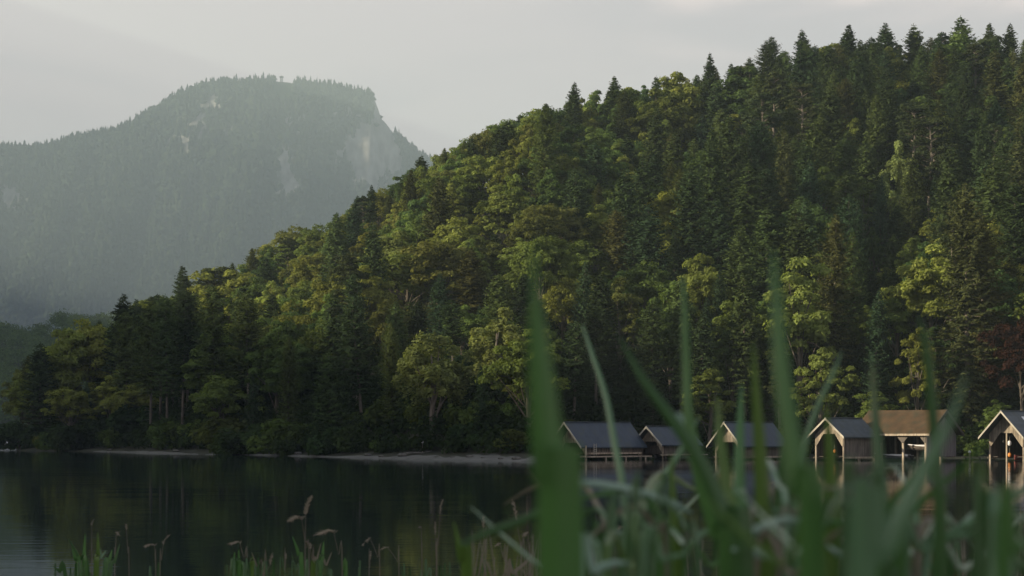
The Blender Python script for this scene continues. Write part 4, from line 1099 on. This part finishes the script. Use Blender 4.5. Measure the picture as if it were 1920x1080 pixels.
reed_plant('very thick blurred blade, tallest of all, standing beside the long low boathouse', 1060, 1.0,
           [([(1001, 450, 3), (1003, 540, 14), (1010, 640, 36), (1020, 760, 56), (1034, 900, 72), (1052, 1080, 92)], B_green, 1.0, 1.0)])
reed_plant('narrow upright blade in front of the second boathouse with a bent silvery fold', 1350, 1.35,
           [([(1281, 520, 4), (1284, 600, 15), (1287, 700, 19), (1292, 790, 22), (1318, 900, 40), (1350, 1000, 52), (1372, 1090, 62)], B_green, 1.35, 1.3),
            ([(1268, 775, 8), (1284, 800, 32), (1292, 840, 12)], B_silver, 1.33, 1.33, False)])
reed_plant('tall broad blade left of the gabled boathouse, second highest of the reeds', 1520, 1.15,
           [([(1449, 470, 6), (1456, 560, 24), (1464, 680, 38), (1480, 800, 44), (1500, 930, 52), (1522, 1090, 60)], B_green, 1.15, 1.1)])
reed_plant('slim pale leaning blade crossing the long blue roof', 1175, 1.9,
           [([(1092, 610, 3), (1112, 670, 11), (1136, 745, 14), (1152, 830, 16), (1168, 920, 18), (1176, 1090, 20)], B_pale, 1.9, 1.8)])
reed_plant('green blade slanting from upper wood down to silvery fold', 1400, 1.25,
           [([(1160, 630, 3), (1205, 710, 16), (1252, 775, 24), (1310, 860, 34), (1362, 980, 44), (1395, 1090, 50)], B_deep, 1.25, 1.2)])
reed_plant('pale thin blade rising toward the silvery fold before the second boathouse', 1190, 1.7,
           [([(1312, 780, 3), (1280, 840, 12), (1236, 910, 18), (1205, 975, 18), (1188, 1090, 16)], B_pale, 1.7, 1.7)])
reed_plant('broken reed with grey-green leaf bent flat across the lake', 1210, 1.45,
           [([(1072, 905, 6), (1120, 908, 20), (1180, 920, 24), (1245, 938, 22), (1298, 962, 6)], B_silver, 1.45, 1.45, False),
            ([(1085, 935, 3), (1140, 925, 14), (1200, 922, 16), (1250, 1000, 18), (1240, 1090, 18)], B_green, 1.45, 1.45)], ((1215, 925), .004))
reed_plant('dim blade lying low from the thick blade out over open water', 1062, 1.3,
           [([(860, 1022, 4), (910, 1000, 18), (980, 975, 20), (1040, 950, 16), (1075, 1000, 14), (1080, 1090, 14)], B_deep, 1.25, 1.3)])
reed_plant('wide pale blade leaning up to the gable wall of the brown roof', 1600, 1.05,
           [([(1812, 700, 3), (1785, 780, 18), (1745, 860, 30), (1700, 950, 46), (1652, 1040, 60), (1615, 1100, 68)], B_pale, 1.05, 1.05)])
reed_plant('thin whitish blade arching over the gabled boathouse', 1500, 1.6,
           [([(1578, 660, 3), (1560, 705, 11), (1532, 765, 13), (1508, 840, 14), (1492, 960, 18), (1490, 1090, 20)], B_pale, 1.6, 1.6)])
reed_plant('long straight silvery leaf sloping up to the picture edge', 1690, 1.3,
           [([(1945, 905, 8), (1880, 942, 16), (1810, 985, 18), (1735, 1032, 18), (1680, 1095, 18)], B_pale, 1.3, 1.3)])
reed_plant('reed with leaf lying nearly level over the lower edge by the far boats', 1740, 1.3,
           [([(1892, 992, 4), (1840, 998, 14), (1780, 1008, 16), (1722, 1022, 12), (1700, 1095, 12)], B_pale, 1.3, 1.3),
            ([(1800, 985, 4), (1860, 1020, 24), (1925, 1070, 30), (1960, 1130, 30)], B_deep, 1.2, 1.2)])
reed_plant('faint dark blade drooping over the end of the brown roof', 1760, 1.25,
           [([(1722, 590, 3), (1738, 660, 18), (1748, 760, 24), (1756, 880, 26), (1764, 1090, 30)], B_deep, 1.2, 1.2)])
reed_plant('yellow-green pair of blades below the hidden boathouse', 1420, 1.3,
           [([(1412, 640, 3), (1418, 740, 20), (1426, 860, 30), (1432, 1000, 38), (1436, 1090, 40)], B_yel, 1.3, 1.3),
            ([(1345, 740, 3), (1350, 820, 24), (1362, 920, 30), (1372, 1090, 34)], B_yel, 1.35, 1.3)])
reed_plant('tuft of three dark blades between hidden and gabled boathouses', 1470, 1.4,
           [([(1480, 780, 3), (1472, 860, 26), (1462, 960, 36), (1455, 1090, 40)], B_deep, 1.4, 1.4),
            ([(1548, 760, 3), (1556, 840, 22), (1560, 960, 30), (1555, 1090, 36)], B_yel, 1.4, 1.4),
            ([(1390, 720, 3), (1388, 800, 18), (1386, 900, 26), (1392, 1090, 32)], B_green, 1.5, 1.4)])
reed_plant('bright yellow-green single blade low over the open water', 872, 1.9,
           [([(850, 975, 2), (858, 1010, 11), (866, 1050, 22), (876, 1095, 30)], B_yel, 1.9, 1.9)])
reed_plant('yellowish blade under the second boathouse reflection', 1265, 1.6,
           [([(1258, 850, 2), (1262, 920, 14), (1266, 1000, 24), (1268, 1090, 28)], B_yel, 1.6, 1.6)])
reed_plant('dark blade pair standing before the gable wall of the brown boathouse', 1660, 1.3,
           [([(1634, 660, 3), (1640, 760, 18), (1648, 880, 26), (1655, 1090, 32)], B_deep, 1.35, 1.3),
            ([(1700, 900, 3), (1690, 960, 20), (1684, 1090, 28)], B_green, 1.3, 1.3)])
reed_plant('silvery crossing leaves close to the lower edge under the gabled boathouse', 1440, 1.25,
           [([(1372, 1018, 6), (1415, 995, 22), (1462, 978, 26), (1500, 975, 10)], B_silver, 1.25, 1.25, False),
            ([(1372, 1030, 6), (1400, 1034, 24), (1430, 1040, 22), (1452, 1052, 6)], B_silver, 1.2, 1.2, False),
            ([(1430, 950, 3), (1470, 962, 18), (1510, 975, 16), (1530, 1095, 18)], B_pale, 1.3, 1.3)])
reed_plant('reed whose pale leaf tips catch light under the brown roof', 1560, 1.3,
           [([(1500, 958, 8), (1520, 965, 30), (1536, 975, 8)], B_silver, 1.3, 1.3, False),
            ([(1545, 1020, 4), (1572, 1038, 16), (1592, 1058, 6)], B_silver, 1.3, 1.3, False),
            ([(1640, 965, 4), (1590, 980, 14), (1545, 990, 16), (1530, 1095, 18)], B_green, 1.35, 1.35)])
reed_plant('arched pale leaf curling at the bottom edge by the thick blade', 1110, 1.25,
           [([(1185, 1058, 4), (1150, 1056, 14), (1115, 1072, 17), (1090, 1110, 17)], B_silver, 1.25, 1.25),
            ([(1290, 1040, 4), (1245, 1050, 18), (1200, 1095, 20)], B_pale, 1.3, 1.3)])
reed_plant('blade at the lower corner under the last boathouse, dark and wide', 1905, 1.1,
           [([(1838, 850, 3), (1842, 930, 18), (1850, 1020, 30), (1855, 1095, 34)], B_deep, 1.2, 1.2),
            ([(1935, 1000, 3), (1905, 1040, 22), (1880, 1095, 30)], B_green, 1.1, 1.1)])
reed_plant('row of slim blades below the long low boathouse', 1130, 1.5,
           [([(1110, 960, 2), (1118, 1010, 14), (1128, 1095, 20)], B_deep, 1.5, 1.5), ([(1225, 960, 2), (1222, 1020, 14), (1216, 1095, 18)], B_green, 1.5, 1.5)])

# low tangle of grass on the bank under the lens (uncountable)
g = random.Random(4); mb = MB()
for i in range(36):
    d = g.uniform(1.5, 3.4); px = g.uniform(1040, 1990); topr = g.gauss(1062, 35) if px > 1330 else g.gauss(1075, 20)
    lean = g.gauss(0, 60); w_ = g.uniform(9, 22) / d
    pts = [P(px + lean, max(960, topr), d), P(px + lean * .5, (topr + 1120) / 2, d), P(px, 1130, d), Vector(((px - 960) / F * d, d + .03, .85))]
    wd = [.001, w_ / F * d, w_ / F * d * 1.1, w_ / F * d * .7]
    pts, wd = smooth(pts, wd, 4); V, Fs = ribbon(pts, wd, .25, g.uniform(-.8, .8)); mb.add(V, Fs)
o = mb.build('tall_grass', B_deep, None, True); tag(o, 'blurred tangle of green grass along the bottom edge', kind='stuff')
mb = MB()
for i in range(200):        # thin dry straw between
    d = g.uniform(4.5, 9); px = g.uniform(1020, 1990) if i % 4 else g.uniform(860, 1040); topr = g.uniform(985, 1075)
    lean = g.gauss(0, 10); pts = [P(px + lean, topr, d), P(px + lean * .3, 1080, d), Vector(((px - 960) / F * d, d, -.2))]
    mb.tube(pts, [.0012, .0022, .003], 4)
o = mb.build('dry_straw', B_dry, None, True); tag(o, 'thin dry straw standing in the shallows by the bank', kind='stuff')

mb = MB(); g = random.Random(9)
for i in range(60):        # fringe of fine green blades in the shallows, thicker in clumps
    d = g.uniform(8.5, 12); c = g.choice((112, 160, 205, 300, 445, 470, 520, 570, 600, 645, 700, 760, 830, 900, 950, 1000)); px = g.gauss(c, 20); topr = 1086 - abs(g.gauss(0, 20)) - 12 * math.exp(-((px - c) / 20) ** 2)
    lean = g.gauss(0, 18); wv = g.uniform(1.4, 3.2) / F * d
    pts = [P(px + lean, topr, d), P(px + lean * .4, (topr + 1110) / 2, d), P(px, 1110, d), Vector(((px - 960) / F * d, d, -.3))]
    pts, wd = smooth(pts, [.0006, wv, wv * 1.2, wv], 4); V, Fs = ribbon(pts, wd, .3, g.uniform(-.8, .8)); mb.add(V, Fs)
o = mb.build('reed_fringe', B_deep, None, True); tag(o, 'fringe of fine green reed shoots along the bottom of the lake view', kind='stuff')

# ---- old reeds with seed heads, in the shallows
def reed(label, tip, foot, d, head=None, leaves=(), bend=0.0, stem_mat=None, thick=.0021):
    """tip (px,row) of the stem, foot (px) at the frame's bottom; head (length px, width px, droop dx, dy, fluffy)"""
    base = Vector(((foot - 960) / F * d, d, -.35))
    root = empty('reed_stalk', base); tag(root, label, 'reed', 'old reeds standing in the shallows')
    t = P(tip[0], tip[1], d); mid = P((tip[0] * .45 + foot * .55) + bend, (tip[1] + 1080) / 2, d); low_ = P(foot, 1090, d)
    pts, wd = smooth([t, mid, low_, base], [thick * .6, thick, thick * 1.2, thick * 1.5], 5)
    m_ = MB(); m_.tube([p - base for p in pts], wd, 6); m_.build('stalk', stem_mat or B_dry, root, True)
    if head:
        Lh, Wh, dx, dy, n_ = head
        g_ = random.Random(int(tip[0] * 7)); hb = MB()
        pxm = d / F
        axis = [t + Vector((dx * u * u, 0, -dy * u * u + (1 - u) * 0)) * pxm + Vector((0, 0, Lh * (u if dy <= 0 else u * (1 - .6 * u)))) * pxm for u in [k / 8 for k in range(9)]]
        hb.tube([p - base for p in axis], [thick * .55] * 9, 4)
        for k in range(n_):
            u = g_.uniform(0, 1); i = min(7, int(u * 8)); a = axis[i].lerp(axis[i + 1], u * 8 - i)
            az = g_.uniform(0, 6.28); rr = Wh * .5 * pxm * g_.uniform(.5, 1.2) * (1 - .6 * abs(u - .45))
            dirv = (axis[i + 1] - axis[i]).normalized()
            e = a + Vector((math.cos(az) * rr, math.sin(az) * rr, 0)) + dirv * rr * 1.1 - Vector((0, 0, rr * (.5 if dy > 0 else 0)))
            V, Fs = ribbon([a, a.lerp(e, .55), e], [.0008, .0030, .0008], .2, g_.uniform(-1, 1)); hb.add([v - base for v in V], Fs)
        hb.build('seed_head', B_head, root, True)
    for lf in leaves:
        pts = [P(p[0], p[1], d) for p in lf[0]]; wd = [p[2] / F * d for p in lf[0]]
        pts.append(base + Vector((0, 0, .9))); wd.append(.004)
        pts, wd = smooth(pts, wd, 5); V, Fs = ribbon(pts, wd, .25, .4); m_ = MB(); m_.add([v - base for v in V], Fs); m_.build('leaf', lf[1], root, True)

reed('upright brown plume, highest of the reeds over open water', (573, 966), 572, 9.5, (34, 12, 10, 0, 110), [([(548, 1005, 1), (560, 1040, 7), (566, 1085, 9)], B_green), ([(607, 1015, 1), (604, 1050, 8), (600, 1085, 9)], B_green)])
reed('plume drooping away from the highest upright plume', (566, 975), 580, 9.5, (26, 22, -22, 10, 90), [([(592, 1060, 1), (588, 1075, 8), (586, 1088, 9)], B_yel)])
reed('bowed brown plume to the side of the two highest ones', (626, 1000), 642, 9.3, (20, 26, -24, 6, 110), [([(644, 1050, 1), (646, 1070, 7), (648, 1088, 8)], B_green)])
reed('thin reed bent over in a hoop', (694, 1010), 712, 9.8, (10, 10, -14, 16, 24), bend=4)
reed('thin reed with nodding tip past the hooped one', (728, 1028), 748, 9.8, (10, 10, -10, 4, 26), bend=6)
reed('straight plain straw over the golden reflection', (790, 990), 791, 9.8, (8, 5, -3, 2, 16), stem_mat=B_dry)
reed('tall slim reed with narrow plume next to a short cattail', (825, 964), 819, 9.4, (26, 6, 5, 0, 50))
reed('short pale cattail spike standing alone', (816, 1003), 818, 9.6, (24, 5, 0, 0, 60))
reed('pale narrow plume beside the dark low blade', (906, 990), 911, 9.2, (20, 8, 1, 0, 60))
reed('slender reed with kinked plume near the thick blade', (968, 975), 984, 9.0, (38, 9, -8, 0, 70), [([(1000, 1035, 1), (985, 1055, 6), (962, 1075, 7), (955, 1088, 5)], B_dry)])
reed('small curled head nodding beside the kinked plume', (990, 1000), 994, 9.6, (10, 12, -8, 8, 30))
reed('tiny hooked straw below the kinked plume', (938, 1020), 948, 9.6, (9, 10, -8, 6, 26))
reed('plain straw with a square broken top', (951, 1040), 950, 9.7, None)
reed('pale whip-like reed rising from the leafy clump in open water', (172, 985), 172, 10.5, (12, 5, 5, 0, 24), [([(183, 998, 1), (184, 1040, 9), (180, 1085, 12)], B_yel), ([(135, 1028, 1), (142, 1050, 8), (150, 1085, 12)], B_green),
      ([(199, 1032, 1), (190, 1045, 6), (182, 1062, 3)], B_pale), ([(160, 1000, 1), (158, 1040, 8), (160, 1085, 12)], B_green), ([(210, 1030, 1), (204, 1055, 8), (196, 1085, 12)], B_green), ([(225, 1020, 1), (214, 1055, 7), (205, 1085, 9)], B_deep),
      ([(128, 1010, 1), (148, 1045, 6), (166, 1085, 8)], B_deep), ([(100, 1062, 1), (112, 1072, 7), (124, 1088, 9)], B_deep)])
reed('faint reed with a little tuft behind the leafy clump', (218, 1000), 215, 11, (8, 10, 4, 4, 24))
reed('faint stalk with an oval head past the leafy clump', (237, 994), 242, 11, (11, 7, 0, 0, 36))
reed('dim drooping plume before the ripples', (290, 1024), 292, 11, (14, 16, -14, 4, 40))
reed('dim reed leaning with a feathered tip over the ripples', (306, 1022), 300, 10.8, (18, 8, 10, 0, 46))
reed('soft drooping plume at the clump of short blades', (450, 1020), 464, 10.2, (16, 18, -14, 4, 60), [([(440, 1035, 1), (438, 1060, 7), (440, 1085, 9)], B_green), ([(448, 1030, 1), (448, 1060, 7), (449, 1085, 9)], B_green), ([(474, 1040, 1), (474, 1062, 8), (472, 1085, 9)], B_yel), ([(456, 1062, 1), (455, 1075, 6), (453, 1088, 8)], B_green)])
reed('short reddish plume leaning over crossed straws', (506, 1060), 496, 10, (22, 8, 5, 0, 50), [([(472, 1036, 1), (482, 1062, 3), (494, 1088, 3)], B_dry)])
reed('single short straw with tufted tip before the highest plume', (536, 1048), 534, 10, (10, 5, 0, 0, 20))
reed('small stalk with knobbly head under the hooped reed', (694, 1050), 692, 10.2, (16, 6, 1, 0, 30))
reed('knotted reed crossing the highest plume low down', (582, 1030), 588, 9.5, (14, 10, -6, 0, 40), [([(622, 1035, 1), (612, 1060, 4), (602, 1088, 4)], B_dry), ([(602, 1018, 1), (594, 1050, 4), (586, 1088, 4)], B_dry)])
reed('drooping plume seen between the flat leaf and silvery fold', (1168, 990), 1176, 8.8, (12, 12, -12, 8, 40))
reed('large feathery plume before the posts of the brown boathouse', (1672, 898), 1698, 5.2, (52, 38, -18, 4, 240), bend=-4, thick=.0022)
reed('thin forked straw below the hidden boathouse', (1452, 905), 1446, 6.0, (6, 8, -10, 4, 14), [([(1452, 905, 1), (1468, 950, 2), (1482, 990, 2)], B_dry)])
reed('fine curled straw under the wide pale blade', (1752, 995), 1755, 7, (6, 6, -5, 3, 12))
reed('lone fine straw at the lower edge past the pale blade', (1838, 1035), 1840, 7.5, (8, 4, 0, 0, 10))

# ------------------------------------------------------------------ haze: one closed box of even, pale air
mb = MB(); mb.box(-3000, 3300, -450, 8600, -9, 1330)
hz = mb.build('haze', None); hz.data.materials.clear()
m, n, l = newmat('haze_air')
out = n.new('ShaderNodeOutputMaterial'); v = n.new('ShaderNodeVolumePrincipled')
v.inputs['Color'].default_value = (.68, .87, .93, 1); v.inputs['Density'].default_value = 0.00014; v.inputs['Anisotropy'].default_value = .3
l.new(v.outputs[0], out.inputs['Volume']); hz.data.materials.append(m)
tag(hz, 'thin pale haze over the lake and mountains', kind='stuff')
